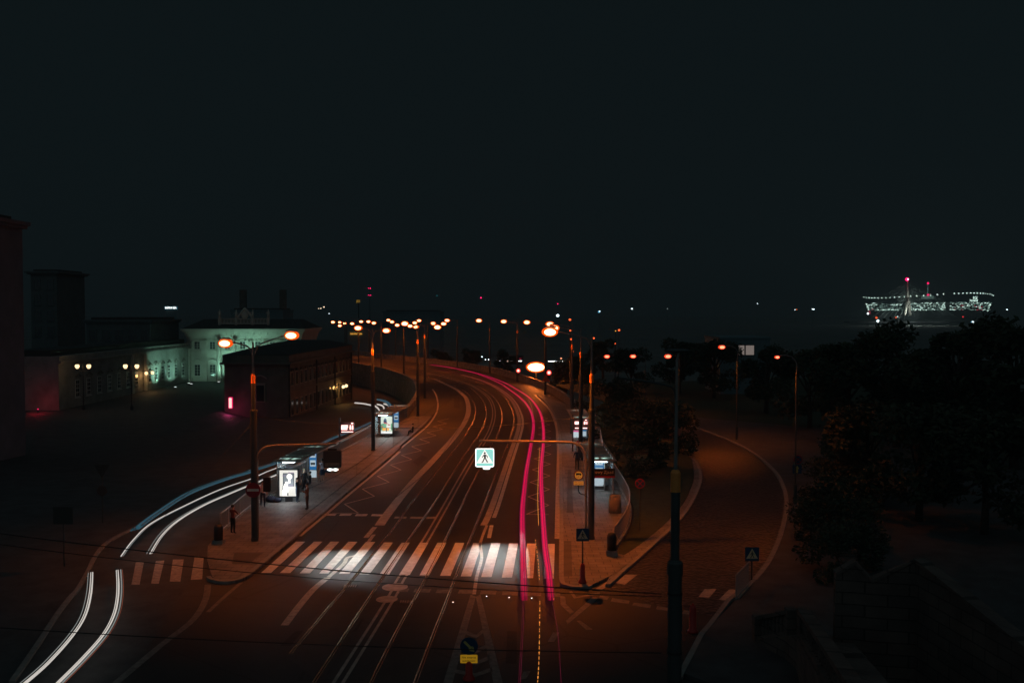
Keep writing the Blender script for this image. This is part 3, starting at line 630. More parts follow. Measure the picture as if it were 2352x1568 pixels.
# right gantry over the road with lit pedestrian sign
gx = at_y(1346, 1100, 55.5).x; zt = 5.55
t_ = thing('sign_gantry', 'curved cantilever arm from the right platform over the road, orange along its top', 'sign gantry', (gx, 55.5, .14), 'cantilever sign arms')
xe = at_y(1101, 1020, 55.5).x-gx
MB().tube(smooth([(0, 0, 0), (0, 0, 3.2), (-.02, 0, 4.4), (-.25, 0, 5.05), (-.75, 0, 5.36), (-1.6, 0, 5.42), (-3.5, 0, 5.45), (xe, 0, 5.5)], 5), .075, 10).build('arm', POLE_UP, t_, smooth=True)
sx = at_y(1113.5, 1050, 55.4)
t2 = thing('crossing_sign', 'brightly lit square pedestrian crossing sign hanging over the road', 'road sign', (sx.x, 55.3, sx.z), 'overhead pedestrian crossing signs')
hw = .56
MB().plate(rrect(-hw, -hw, hw, hw, .1), .0, .28).build('box', BLACK, t2)
MB().plate(rrect(-hw+.015, -hw+.015, hw-.015, hw-.015, .09), -.012, .011).build('rim', WHITE_E, t2)
TEAL_E = emis('pale_teal_lit_panel', (.34, .85, .76), .9); WPANEL = emis('cream_lit_panel', (.95, .95, .88), 1.1)
MB().plate(rrect(-hw+.05, -hw+.05, hw-.05, hw-.05, .07), -.02, .007).build('face', TEAL_E, t2)
MB().plate([(-hw+.06, -.33), (hw-.06, -.33), (0, .5)], -.026, .005).build('triangle', WPANEL, t2)
m = MB(); ped(m, 0, .02, .78, 0); m.build('pictogram', BLACK, t2)
MB().box((0, .12, hw+.05), (.5, .08, .1)).build('bracket', BLACK, t2)
m = MB(); m.ell((.1, .1, -hw-.08), (.22, .1, .07)); o = m.build('floodlamp', WHITE_E, t2, smooth=True)
WL = (.86, 1, .98)
light('SPOT', t2, (.1, .0, -hw-.2), WL, 1700, .12, cone=R(50), blend=1, to=(1.0, -4.6, -hw-4.6))
# left gantry seen from behind
gp = at_z(591, 1238, 0); gx = at_y(591, 1100, 54).x
t_ = thing('sign_gantry', 'curved cantilever arm on the left platform reaching over the kerb, orange-lit', 'sign gantry', (gx, 54, .14), 'cantilever sign arms')
xe = at_y(773, 1025, 54).x-gx
MB().tube(smooth([(0, 0, 0), (0, 0, 3.6), (.05, 0, 4.7), (.35, 0, 5.25), (1, 0, 5.42), (2.3, 0, 5.46), (xe, 0, 5.52)], 5), .07, 10).build('arm', POLE_UP, t_, smooth=True)
sx = at_y(765, 1053, 54)
t2 = thing('crossing_sign', 'dark back of the left overhead crossing sign box with pale label strip', 'road sign', (sx.x, 53.7, sx.z), 'overhead pedestrian crossing signs')
MB().plate(rrect(-.51, -.47, .51, .5, .08), 0, .28).build('box', DARKF, t2)
MB().plate(rrect(-.42, -.4, .42, -.2, .02), -.008, .007).build('label_strip', node_mat('pale_label', (.22, .17, .14), .6), t2)
text('dvs.net.pl', .17, BLACK, t2, (.06, -.014, -.3))
m = MB(); m.tube([(-.37+.055*math.cos(a*.5), -.013, -.3+.055*math.sin(a*.5)) for a in range(12)], .012, 5); m.build('logo_ring', BLACK, t2)
MB().box((0, .12, .56), (.5, .08, .1)).build('bracket', BLACK, t2)
for dx in (-.14, .17):
    m = MB(); m.ell((dx, .1, -.6), (.17, .09, .07)); m.build('floodlamp', WHITE_E, t2, smooth=True)
light('SPOT', t2, (-.1, 0, -.75), WL, 1050, .12, cone=R(48), blend=1, to=(1.2, -4.2, -5.2))
light('SPOT', t2, (.2, 0, -.75), WL, 1050, .12, cone=R(48), blend=1, to=(3.4, -4.4, -5.2))
# no entry sign on the near left column
p = at_y(581, 1125, 53.2)
t2 = thing('no_entry_sign', 'round red no-entry sign on the near left street lamp', 'road sign', p)
MB().plate(disc(0, 0, .43), 0, .03).build('disc', REDS, t2); MB().plate([(-.33, -.07), (.33, -.07), (.33, .07), (-.33, .07)], -.006, .005).build('bar', WHS, t2)
# small signal box beside it
p = at_y(612, 1113, 54.6)
t2 = thing('traffic_light', 'black traffic light seen from behind beside the near left lamp column', 'traffic light', p)
MB().plate(rrect(-.2, -.42, .2, .42, .05), 0, .25).build('housing', BLACK, t2)
# weight limit sign
p = at_y(1329, 1091, 53)
t2 = thing('weight_limit_sign', 'round red-rimmed truck weight limit sign on curved bracket beside the thick column', 'road sign', p)
SIGN_GLOW = node_mat('orange_glow_sign_face', (.85, .6, .25), .5, emit=(1, .28, .02), es=.35)  # weak emission stands in for light the sign sheet throws back
MB().plate(disc(0, 0, .28), 0, .02).build('rim', REDS, t2); MB().plate(disc(0, 0, .22), -.006, .005).build('face', SIGN_GLOW, t2)
m = MB(); m.plate([(-.15, .02), (.04, .02), (.04, .13), (-.15, .13)], -.012, .004); m.plate([(.045, .02), (.15, .02), (.15, .08), (.11, .12), (.045, .12)], -.012, .004)
for xx in (-.1, .1): m.plate(disc(xx, .015, .028, 12), -.013, .004)
m.build('truck_pictogram', BLACK, t2); text('2,5 t', .14, BLACK, t2, (0, -.012, -.09))
MB().plate([(-.28, -.56), (.28, -.56), (.28, -.34), (-.28, -.34)], 0, .02).build('plate', SIGN_GLOW, t2)
text('Nie dotyczy', .085, BLACK, t2, (0, -.006, -.405)); text('służb miejskich', .075, BLACK, t2, (0, -.006, -.495))
MB().tube(smooth([(0, .06, -.5), (0, .06, -.85), (.1, .1, -1.05), (.38, .4, -1.2), (.6, .8, -1.4)], 4), .03, 6).build('bracket', POLE, t2, smooth=True)
def ped_sign(base, h_top, w_, label, redbase, dim=False):
    t2 = thing('crossing_sign', label, 'road sign', base, 'pedestrian crossing signs on posts')
    MB().tube([(0, .05, 0), (0, .05, h_top-w_)], .035, 8).build('post', POLE, t2)
    z = h_top-w_/2
    MB().plate(rrect(-w_/2, z-w_/2, w_/2, z+w_/2, .03), 0, .02).build('panel', BLUES, t2)
    MB().plate([(-w_*.42, z-w_*.32), (w_*.42, z-w_*.32), (0, z+w_*.42)], -.006, .005).build('triangle', node_mat('cream_sign_sheet', (.8, .66, .4), .5), t2)
    m = MB(); ped(m, 0, z-.02, w_*.62, 0); m.plate([(-w_*.3, z-w_*.25), (w_*.3, z-w_*.25), (w_*.3, z-w_*.22), (-w_*.3, z-w_*.22)], -.013, .003); o = m.build('pictogram', BLACK, t2)
    o.location.y = .018
    if redbase: MB().lathe([(.2, 0), (.2, .06), (.12, .2), (.11, .85), (.07, .95)], (0, .05, 0), 14).build('marker_base', node_mat('bright_red_marker', (.6, .04, .02), .35), t2, smooth=True)  # stronger red than the plain plastic, without emission
b = at_z(1338, 1338, .14); ped_sign(b, (1338-1211)*b.y/F, .62, 'pedestrian crossing sign on the right platform, post rising from a red marker base', True)
b = at_z(1727, 1332, .12); ped_sign(b, (1332-1255)*b.y/F, .68, 'dim pedestrian crossing sign at the ramp corner railing', False)
b = at_y(1077, 1500, 33.5); b.z = 0
t2 = thing('keep_right_sign', 'round blue arrow sign above a yellow plate on the hatched island', 'road sign', b)
z = at_y(1077, 1483, 33.5).z; k = 33.5/F
MB().tube([(0, .05, 0), (0, .05, z)], .035, 8).build('post', POLE, t2)
MB().lathe([(.22, 0), (.22, .06), (.13, .2), (.12, .62), (.07, .68)], (0, .05, 0), 14).build('marker_base', RED_P, t2, smooth=True)
MB().plate(disc(0, z, 20.5*k), 0, .02).build('disc', BLUES, t2)
YD = node_mat('yellow_arrow_sheet', (.7, .55, .16), .5)
a = Vector((-.17, .17)); e = Vector((.06, -.06))
m = MB(); m.plate([(p[0], p[1]+z) for p in limb(a, e, .09)], -.006, .005); m.plate([(.2, z-.2), (.02, z-.17), (.17, z-.02)], -.007, .005); m.plate([(.01, z-.16), (.16, z-.01), (.1, z-.01), (-.02, z-.1)], -.0065, .005); m.build('arrow', YD, t2)
MB().plate(rrect(-.31, z-30*k-.15, .31, z-30*k+.15, .02), -.004, .02).build('plate', node_mat('retro_glow_yellow_plate', (.9, .62, .05), .5, emit=(1, .5, .02), es=.2), t2)  # light thrown back by the plate, put in as faint emission
text('Nie dotyczy', .105, BLACK, t2, (0, -.01, z-30*k+.06)); text('autobusów', .105, BLACK, t2, (0, -.01, z-30*k-.06))
# no stopping signs
def no_stop(p, r_, label, parent_post=True, zb=0):
    t2 = thing('no_stopping_sign', label, 'road sign', (p.x, p.y, zb), 'no-stopping signs'); z = p.z-zb
    if parent_post: MB().tube([(0, .05, 0), (0, .05, z)], .03, 6).build('post', POLE, t2)
    MB().plate(disc(0, z, r_), 0, .02).build('rim', REDS, t2); MB().plate(disc(0, z, r_*.8), -.005, .004).build('face', BLUES, t2)
    m = MB(); q = r_*.6
    m.plate(limb((-q, z-q), (q, z+q), r_*.16), -.011, .004); m.plate(limb((-q, z+q), (q, z-q), r_*.16), -.0125, .004); m.build('cross', REDS, t2)
    return t2
no_stop(at_y(1833, 1055, 64.1), .31, 'red and blue no-stopping sign on the curved-neck lamp post', False, 8-8)
no_stop(at_y(1470, 1110, 56), .3, 'dim no-stopping sign on a thin post in front of the hedge')
p = at_y(1831, 1077, 64.1)
t2 = thing('one_way_sign', 'square blue sign with pale upward arrow below the no-stopping sign', 'road sign', p)
MB().plate(rrect(-.3, -.3, .3, .3, .03), 0, .02).build('panel', BLUES, t2)
m = MB(); m.plate([(-.06, -.25), (.06, -.25), (.06, .05), (-.06, .05)], -.006, .005); m.plate([(-.15, .03), (.15, .03), (0, .25)], -.008, .005); m.build('arrow', YD, t2)
# warning triangle and red signals at the far bend
p = at_y(1254, 868, 150)
t2 = thing('warning_sign', 'red triangular warning sign on the lamp post right of the floodlight', 'road sign', p)
TRI = node_mat('bright_red_sheet', (.7, .06, .02), .5)  # stronger red than the other sign sheets, without emission
MB().plate([(-.66, -.55), (.66, -.55), (0, .62)], 0, .03).build('rim', TRI, t2); MB().plate([(-.4, -.42), (.4, -.42), (0, .3)], -.008, .006).build('face', node_mat('orange_sheet', (.5, .12, .02), .5), t2)
for (u, v, dd, lb) in ((1190.5, 851, 176, 'red traffic light on the lamp post left of the orange floodlight'), (1261, 855.5, 149, 'red traffic light just right of the orange floodlight')):
    p = at_y(u, v, dd); t2 = thing('traffic_light', lb, 'traffic light', (p.x, p.y, p.z), 'traffic lights at the far bend')
    MB().plate(rrect(-.24, -1.0, .24, .35, .08), .06, .3).build('housing', BLACK, t2)
    m = MB(); m.ell((0, 0, 0), (.38, .12, .38), 16, 8); m.build('lamp', RED_E, t2, smooth=True)
    m = MB(); m.ell((0, -.1, 0), (.24, .1, .24), 16, 8); m.build('lamp_core', REDC_E, t2, smooth=True)
p = at_y(1930, 1036.5, 75)
t2 = thing('information_board', 'small amber lit notice board by the dark trees on the right', 'notice board', (p.x, 75, 0))
MB().plate([(-.22, p.z-.22), (.25, p.z-.22), (.25, p.z+.22), (-.22, p.z+.22)], 0, .04).build('panel', YEL_E, t2)
m = MB()
for k in range(4): m.box((.02, -.008, p.z+.14-.09*k), (.36-.05*(k % 2), .008, .03))
m.build('text_lines', BLACK, t2); MB().tube([(0, .03, 0), (0, .03, p.z-.2)], .03, 6).build('post', POLE, t2)
# faint signs on the left
b = at_z(*uv('L', 430, 780)); t2 = thing('direction_sign', 'dim square sign seen from behind on a thin post at the far left pavement', 'road sign', b)
zt = (780-435)*.5938/1.7415*b.y/F; MB().tube([(0, .04, 0), (0, .04, zt)], .03, 6).build('post', POLE, t2); MB().plate(rrect(-.52, zt-.45, .52, zt+.45, .03), 0, .02).build('panel', DARKF, t2)
b = at_z(*uv('L', 690, 490)); t2 = thing('give_way_sign', 'dim give-way triangle seen from behind on a tall thin post by the left street', 'road sign', b)
zt = (490-130)*.5938/1.7415*b.y/F; MB().tube([(.0, .04, 0), (.02, .04, zt)], .03, 6).build('post', POLE, t2); MB().plate([(-.5, zt+.35), (.5, zt+.35), (0, zt-.5)], 0, .02).build('panel', DARKF, t2); MB().plate(disc(0, zt-1.3, .32), 0, .02).build('round_plate', DARKF, t2)
# bollard, bins, litter
b = at_z(1591, 1451); t2 = thing('bollard', 'red plastic bollard standing on the dark road right of the nearest column', 'bollard', b)
MB().lathe([(.22, 0), (.22, .08), (.15, .14), (.14, 1.0), (.1, 1.12)], (0, 0, 0), 18).build('body', RED_P, t2, smooth=True); MB().lathe([(.05, 1.1), (.04, 1.2)], (0, 0, 0), 10).build('cap', RED_P, t2)
b = at_z(*uv('B1', 705, 880), .14); t2 = thing('litter_bin', 'round flared concrete litter bin on the right platform beside the curved railing', 'litter bin', b, 'litter bins on the platforms')
MB().lathe([(.42, 0), (.4, .7), (.36, 1.15), (.3, 1.15), (.3, .9)], (0, 0, 0), 20).build('body', CONC, t2, smooth=True)
b = at_z(*uv('B1', 680, 1215), .14); t2 = thing('litter_bin', 'dark upright litter bin on a pale block at the end of the curved railing', 'litter bin', b, 'litter bins on the platforms')
MB().box((0, 0, .15), (.6, .5, .3)).build('block', CONC, t2); MB().lathe([(.26, .3), (.27, 1.0), (.2, 1.2), (.05, 1.26)], (0, 0, 0), 18).build('body', BLACK, t2, smooth=True)
b = at_z(*uv('A5', 195, 1500), .14); t2 = thing('litter_bin', 'dark litter bin at the near end of the left platform railing', 'litter bin', b, 'litter bins on the platforms')
MB().box((0, 0, .12), (.55, .5, .24)).build('block', CONC, t2); MB().lathe([(.25, .24), (.26, .95), (.18, 1.1)], (0, 0, 0), 18).build('body', BLACK, t2, smooth=True)
b = at_z(1846, 1291, .12); m = MB(); m.ell((0, 0, .07), (.14, .08, .07), 7, 4); m.ell((.1, .04, .12), (.07, .08, .08), 6, 4); m.ell((-.1, 0, .04), (.09, .05, .04), 5, 3)
o = m.build('litter', node_mat('crumpled_foil', (.9, .6, .2), .25, metal=.6)); o.location = b; tag(o, 'crumpled shiny orange litter on the dark right pavement', 'litter')

# ------------------------------------------------------------------ bus shelters
def shelter(origin, rz, L, W, label, n, flip=1, ad=True, lamp=45):
    t_ = thing('bus_shelter', label, 'bus shelter', origin, 'glass bus shelters', rz)
    for x in (0.1, W-.1):
        for y in (0, L):
            if x == (W-.1 if flip > 0 else .1): continue
            MB().box((x, y+(.05 if y == 0 else -.05), 1.25), (.08, .08, 2.5)).build('post', STEEL, t_)
    xb = .1 if flip > 0 else W-.1
    MB().box((xb, L/2, 1.35), (.012, L-.3, 1.9)).build('back_glass', GLASS, t_)
    for k in range(n):
        y0 = L*k/n
        for h_ in range(2): m = MB(); m.box((W*(.27+.46*h_), y0+L/n/2, 2.62), (W*.36, L/n*.55, .02)); m.build('roof_panel', ROOFG, t_)
    m = MB()
    for k in range(n+1): m.box((W/2, L*k/n, 2.61), (W+.2, L/n*.42, .07))
    for x in (.0, W/2, W): m.box((x, L/2, 2.60), (.16, L, .085))
    m.build('roof_frame', node_mat('shelter_roof_metal', (.3, .28, .24), .5), t_)
    m = MB(); m.box((W/2, .5, 2.48), (W*.45, .9, .09)); m.build('strip_light', emis('shelter_strip', (.75, .95, 1), 5), t_)
    m = MB(); m.box((W/2, L-.6, 2.48), (W*.3, .6, .06)); m.build('strip_light', emis('shelter_strip2', (.7, .92, 1), 3), t_)
    light('POINT', t_, (W/2, 1.2, 2.3), (.66, .88, 1), lamp*1.3, .3); light('POINT', t_, (W/2, L-1.2, 2.3), (.66, .88, 1), lamp*.6, .3)
    m = MB(); m.box((xb+(.35 if flip > 0 else -.35), L/2, .46), (.38, L*.55, .05)); m.box((xb+(.35 if flip > 0 else -.35), L*.3, .23), (.06, .06, .44)); m.box((xb+(.35 if flip > 0 else -.35), L*.7, .23), (.06, .06, .44)); m.build('bench', BLACK, t_)
    return t_
BUS_P = emis('lit_blue_panel', (.03, .22, .55), .55); BUS_W = emis('lit_pale_panel', (.55, .68, .75), .7)
def stop_panel(p, label, w_=.6, z0=.3, z1=2.6):
    t2 = thing('bus_stop_panel', label, 'bus stop panel', p, 'blue lit bus stop panels')
    m = MB(); m.tube([(-w_/2, .0, .0), (-w_/2, 0, z1), ], .03, 6); m.tube(smooth([(w_/2, 0, z1), (w_/2, 0, .25), (w_/2-.1, 0, .1), (-w_/2, 0, .1)], 3), .03, 6); m.build('frame', STEEL, t2)
    MB().plate(rrect(-w_/2+.03, 1.0, w_/2-.03, z1, .04), 0, .06).build('panel', BUS_P, t2)
    for zz in (z1-.42, z1-1.1):
        MB().plate(rrect(-w_*.36, zz-.24, w_*.36, zz+.24, .02), -.006, .005).build('pictogram_field', BUS_W, t2)
        m = MB(); m.plate(rrect(-w_*.28, zz-.09, w_*.28, zz+.05, .03), -.012, .004); m.plate(disc(-w_*.15, zz-.1, .04, 10), -.013, .004); m.plate(disc(w_*.15, zz-.1, .04, 10), -.013, .004); m.build('bus_pictogram', BLACK, t2)
    MB().plate(rrect(-w_/2+.04, .4, w_/2-.04, .96, .03), .01, .03).build('lower_panel', BUS_W, t2)
    return t2
o1 = at_z(633, 1062, 2.6); e1 = at_z(704, 1027, 2.6); a1 = math.atan2(e1.x-o1.x, e1.y-o1.y)
shelter((o1.x, o1.y, .14), -a1, (e1-o1).length, 1.75, 'near left bus shelter with ribbed glass roof behind the tall lit poster', 5)
stop_panel(at_z(719, 1108, .14), 'blue lit bus stop panel at the far end of the near left shelter')
o2 = at_z(857, 954, 2.6); e2 = at_z(905, 933, 2.6); a2 = math.atan2(e2.x-o2.x, e2.y-o2.y)
shelter((o2.x, o2.y, .14), -a2, min(11, (e2-o2).length), 1.9, 'far left bus shelter beside the green-topped poster', 5, lamp=60)
stop_panel(at_z(910, 990, .14), 'blue lit bus stop panel under the far left shelter')
o3 = at_z(1349, 1061, 2.6); e3 = at_z(1336, 1021.5, 2.6)
shelter((o3.x, o3.y, .14), .0, e3.y-o3.y, 1.95, 'near right bus shelter with slatted roof behind the thick column', 6, flip=-1, lamp=45)
stop_panel(at_z(1376, 1128, .14)-Vector((0, 0, 0)), 'blue lit bus stop panel under the near right shelter', .75)
o4 = at_z(1315, 964, 2.6); e4 = at_z(1314, 944, 2.6)
shelter((o4.x, o4.y, .14), 0, e4.y-o4.y, 1.8, 'far right bus shelter above the departure display', 5, flip=-1, lamp=40)
stop_panel(at_z(1341, 1012, .14), 'blue lit bus stop panel below the right departure display', .55)
# street name sign
p = at_y(1384, 1086, 64)
t2 = thing('stop_name_sign', 'dark stop name board with red stripe hanging at the near right shelter', 'stop sign', p)
MB().plate([(-.85, -.2), (.85, -.2), (.85, .3), (-.85, .3)], 0, .06).build('panel', BLACK, t2); MB().plate([(-.85, -.32), (.85, -.32), (.85, -.2), (-.85, -.2)], 0, .06).build('stripe', REDS, t2)
text('Nowy Zjazd', .3, node_mat('cream_letters', (.7, .5, .3), .5), t2, (0, -.008, .06))
# ad lightboxes
def adbox(p, w_, h_, label):
    t2 = thing('advertising_lightbox', label, 'lightbox', p, 'advertising lightboxes by the shelters')
    MB().box((0, .1, .18), (.5, .12, .36)).build('foot', BLACK, t2)
    MB().plate(rrect(-w_/2-.1, .3, w_/2+.1, .3+h_+.2, .03), .0, .2).build('housing', BLACK, t2)
    return t2
p = at_z(663, 1152, .14); w_ = 41*p.y/F; h_ = 60*p.y/F
t2 = adbox(p, w_, h_, 'big white lit poster of a figure before a framed picture at the near left shelter')
z0 = .4
MB().plate([(-w_/2, z0), (w_/2, z0), (w_/2, z0+h_), (-w_/2, z0+h_)], -.01, .009).build('poster', AD_E, t2)
GREYE = emis('poster_grey', (.33, .38, .42), .55); DKE = emis('poster_dark', (.06, .08, .11), .5); PURE = emis('poster_purple', (.5, .3, .6), .6); TEE = emis('poster_white', (1, .97, .9), 1.3)
m = MB(); m.plate([(-.38, z0+.68), (.4, z0+.68), (.4, z0+1.6), (-.38, z0+1.6)], -.016, .004); m.build('poster_frame_print', DKE, t2)
MB().plate([(-.33, z0+.74), (.34, z0+.74), (.34, z0+1.54), (-.33, z0+1.54)], -.021, .004).build('poster_picture_print', GREYE, t2)
m = MB(); m.plate(disc(.07, z0+1.36, .2), -.026, .004); m.plate([(-.02, z0+.9), (.15, z0+.9), (.13, z0+1.3), (0, z0+1.3)], -.0265, .004)
m.plate(disc(-.15, z0+.88, .14), -.027, .004); m.plate([(-.42, z0+.02), (-.02, z0+.02), (.02, z0+.5), (-.05, z0+.82), (-.3, z0+.8), (-.46, z0+.5)], -.0275, .004); m.build('poster_figure_print', TEE, t2)
m = MB()
for k in range(9): m.plate([(-.02+.045*k, z0+1.6), (.01+.045*k, z0+1.6), (.01+.045*k, z0+1.65+.02*(k % 3)), (-.02+.045*k, z0+1.65)], -.03, .003); m.plate([(-.02+.04*k, z0+.72), (.01+.04*k, z0+.72), (.01+.04*k, z0+.78), (-.02+.04*k, z0+.77)], -.03, .003)
for k in range(6): m.plate([(-.42+.05*k, z0+1.4), (-.39+.05*k, z0+1.4), (-.39+.05*k, z0+1.45), (-.42+.05*k, z0+1.45)], -.03, .003)
m.build('poster_lettering', PURE, t2)
m = MB(); m.plate([(-.1, z0+.05), (0, z0+.05), (-.02, z0+.3), (-.09, z0+.2)], -.031, .003); m.plate(disc(-.3, z0+.93, .07, 12), -.031, .003); m.plate([(-.46, z0+.4), (-.4, z0+.45), (-.36, z0+.8), (-.4, z0+.7)], -.031, .003); m.build('poster_shadow_print', DKE, t2)
light('POINT', t2, (0, -.6, z0+h_*.4), (.8, .92, 1), 60, .4)
p = at_z(888, 1004, .14); w_ = 26*p.y/F; h_ = 39*p.y/F
t2 = adbox(p, w_, h_, 'colourful lit poster with orange lettering band at the far left shelter')
def E(n, c, s=.75): return emis(n, c, s)
MB().plate([(-w_/2, z0), (w_/2, z0), (w_/2, z0+h_), (-w_/2, z0+h_)], -.01, .009).build('poster', E('poster_cream', (.75, .85, .7), .85), t2)
def pp(nm, polys, mt, y):
    m = MB()
    for q in polys: m.plate([(x*w_, z0+z*h_) for x, z in q], y, .003)
    m.build(nm, mt, t2)
pp('poster_hills_print', [[(-.5, .2), (.5, .2), (.5, .62), (.2, .5), (-.1, .66), (-.5, .55)]], E('poster_green', (.12, .42, .2)), -.015)
pp('poster_pale_shape_print', [disc(.17, .56, .17), [(-.05, .2), (.4, .2), (.36, .6), (.02, .6)]], E('poster_pale', (.85, .82, .72), .9), -.02)
pp('poster_dark_shape_print', [disc(-.12, .78, .13), [(-.28, .66), (.04, .64), (.02, .74), (-.26, .76)]], E('poster_navy', (.03, .06, .14)), -.024)
pp('poster_red_shape_print', [[(-.26, .6), (.06, .56), (.1, .62), (-.22, .68)], [(.1, .5), (.3, .48), (.3, .54), (.1, .56)], disc(-.4, .4, .06)], E('poster_red', (.6, .04, .03)), -.028)
pp('poster_orange_band_print', [[(-.36, .18), (.2, .18), (.24, .3), (.05, .36), (-.2, .33), (-.36, .35)]], E('poster_orange', (1, .42, .02), .9), -.031)
pp('poster_strip_print', [[(-.48, .02), (.48, .02), (.48, .1), (-.48, .1)]], E('poster_strip_white', (1, 1, 1), 1), -.034)
pp('poster_small_figure_print', [disc(-.02, .3, .035), [(-.05, .12), (.02, .12), (.03, .28), (-.06, .28)]], BLACK, -.037)
light('POINT', t2, (0, -.6, z0+h_*.4), (.75, .95, .9), 50, .4)
# departure displays
def display(p, w_, h_, label, base_z, rows):
    t2 = thing('departure_display', label, 'departure display', (p.x, p.y, base_z), 'electronic departure displays'); z = p.z-base_z
    MB().plate(rrect(-w_/2, z-h_/2, w_/2, z+h_/2, .05), 0, .25).build('housing', BLACK, t2)
    MB().box((-w_/2-.08, .12, z/2+.4), (.14, .14, z+1.0)).build('post', POLE, t2)
    RC = emis('display_red', (1, .06, .08), 1.2); RW = emis('display_white', (1, .8, .72), 2)
    for (x0, z0_, x1, z1_) in rows:
        X0, X1, Z0, Z1 = x0*w_-w_/2, x1*w_-w_/2, z-h_/2+z0_*h_, z-h_/2+z1_*h_
        MB().plate(rrect(X0-.02, Z0-.02, X1+.02, Z1+.02, .02), -.008, .007).build('segment_glow', RC, t2)
        MB().plate(rrect(X0, Z0, X1, Z1, .015), -.014, .005).build('segment', RW, t2)
    light('POINT', t2, (0, -.5, z), (1, .4, .35), 25, .3)
rows = [(.08, .5, .55, .74), (.08, .28, .5, .5), (.08, .06, .92, .13), (.68, .3, .78, .72), (.84, .3, .93, .72), (.78, .84, .93, .95)]
display(at_y(797.5, 981.5, 88), 1.32, 1.0, 'red and white departure display on a post at the middle of the left platform', .14, rows)
rows2 = [(.08, .5, .48, .76), (.48, .6, .54, .76), (.72, .5, .8, .76), (.84, .52, .87, .76), (.91, .5, .95, .76), (.8, .86, .92, .94), (.1, .1, .94, .18)]
display(at_y(1334, 974, 88), 1.35, 1.0, 'red and white departure display in front of the far right shelter', .14, rows2)
EMS = emis('pale_poster', (.6, .75, .8), .8)
p = at_y(1325, 996, 90); t2 = thing('notice_board', 'small pale lit notice under the right departure display', 'notice board', (p.x, p.y, .14))
MB().plate([(-.38, p.z-.5), (.38, p.z-.5), (.38, p.z+.2), (-.38, p.z+.2)], 0, .05).build('panel', EMS, t2); MB().plate([(-.38, p.z+.05), (.38, p.z+.05), (.38, p.z+.2), (-.38, p.z+.2)], -.008, .006).build('header', E('poster_pink', (.8, .1, .3)), t2)
MB().tube([(0, .02, 0), (0, .02, p.z-.4)], .03, 6).build('post', STEEL, t2)

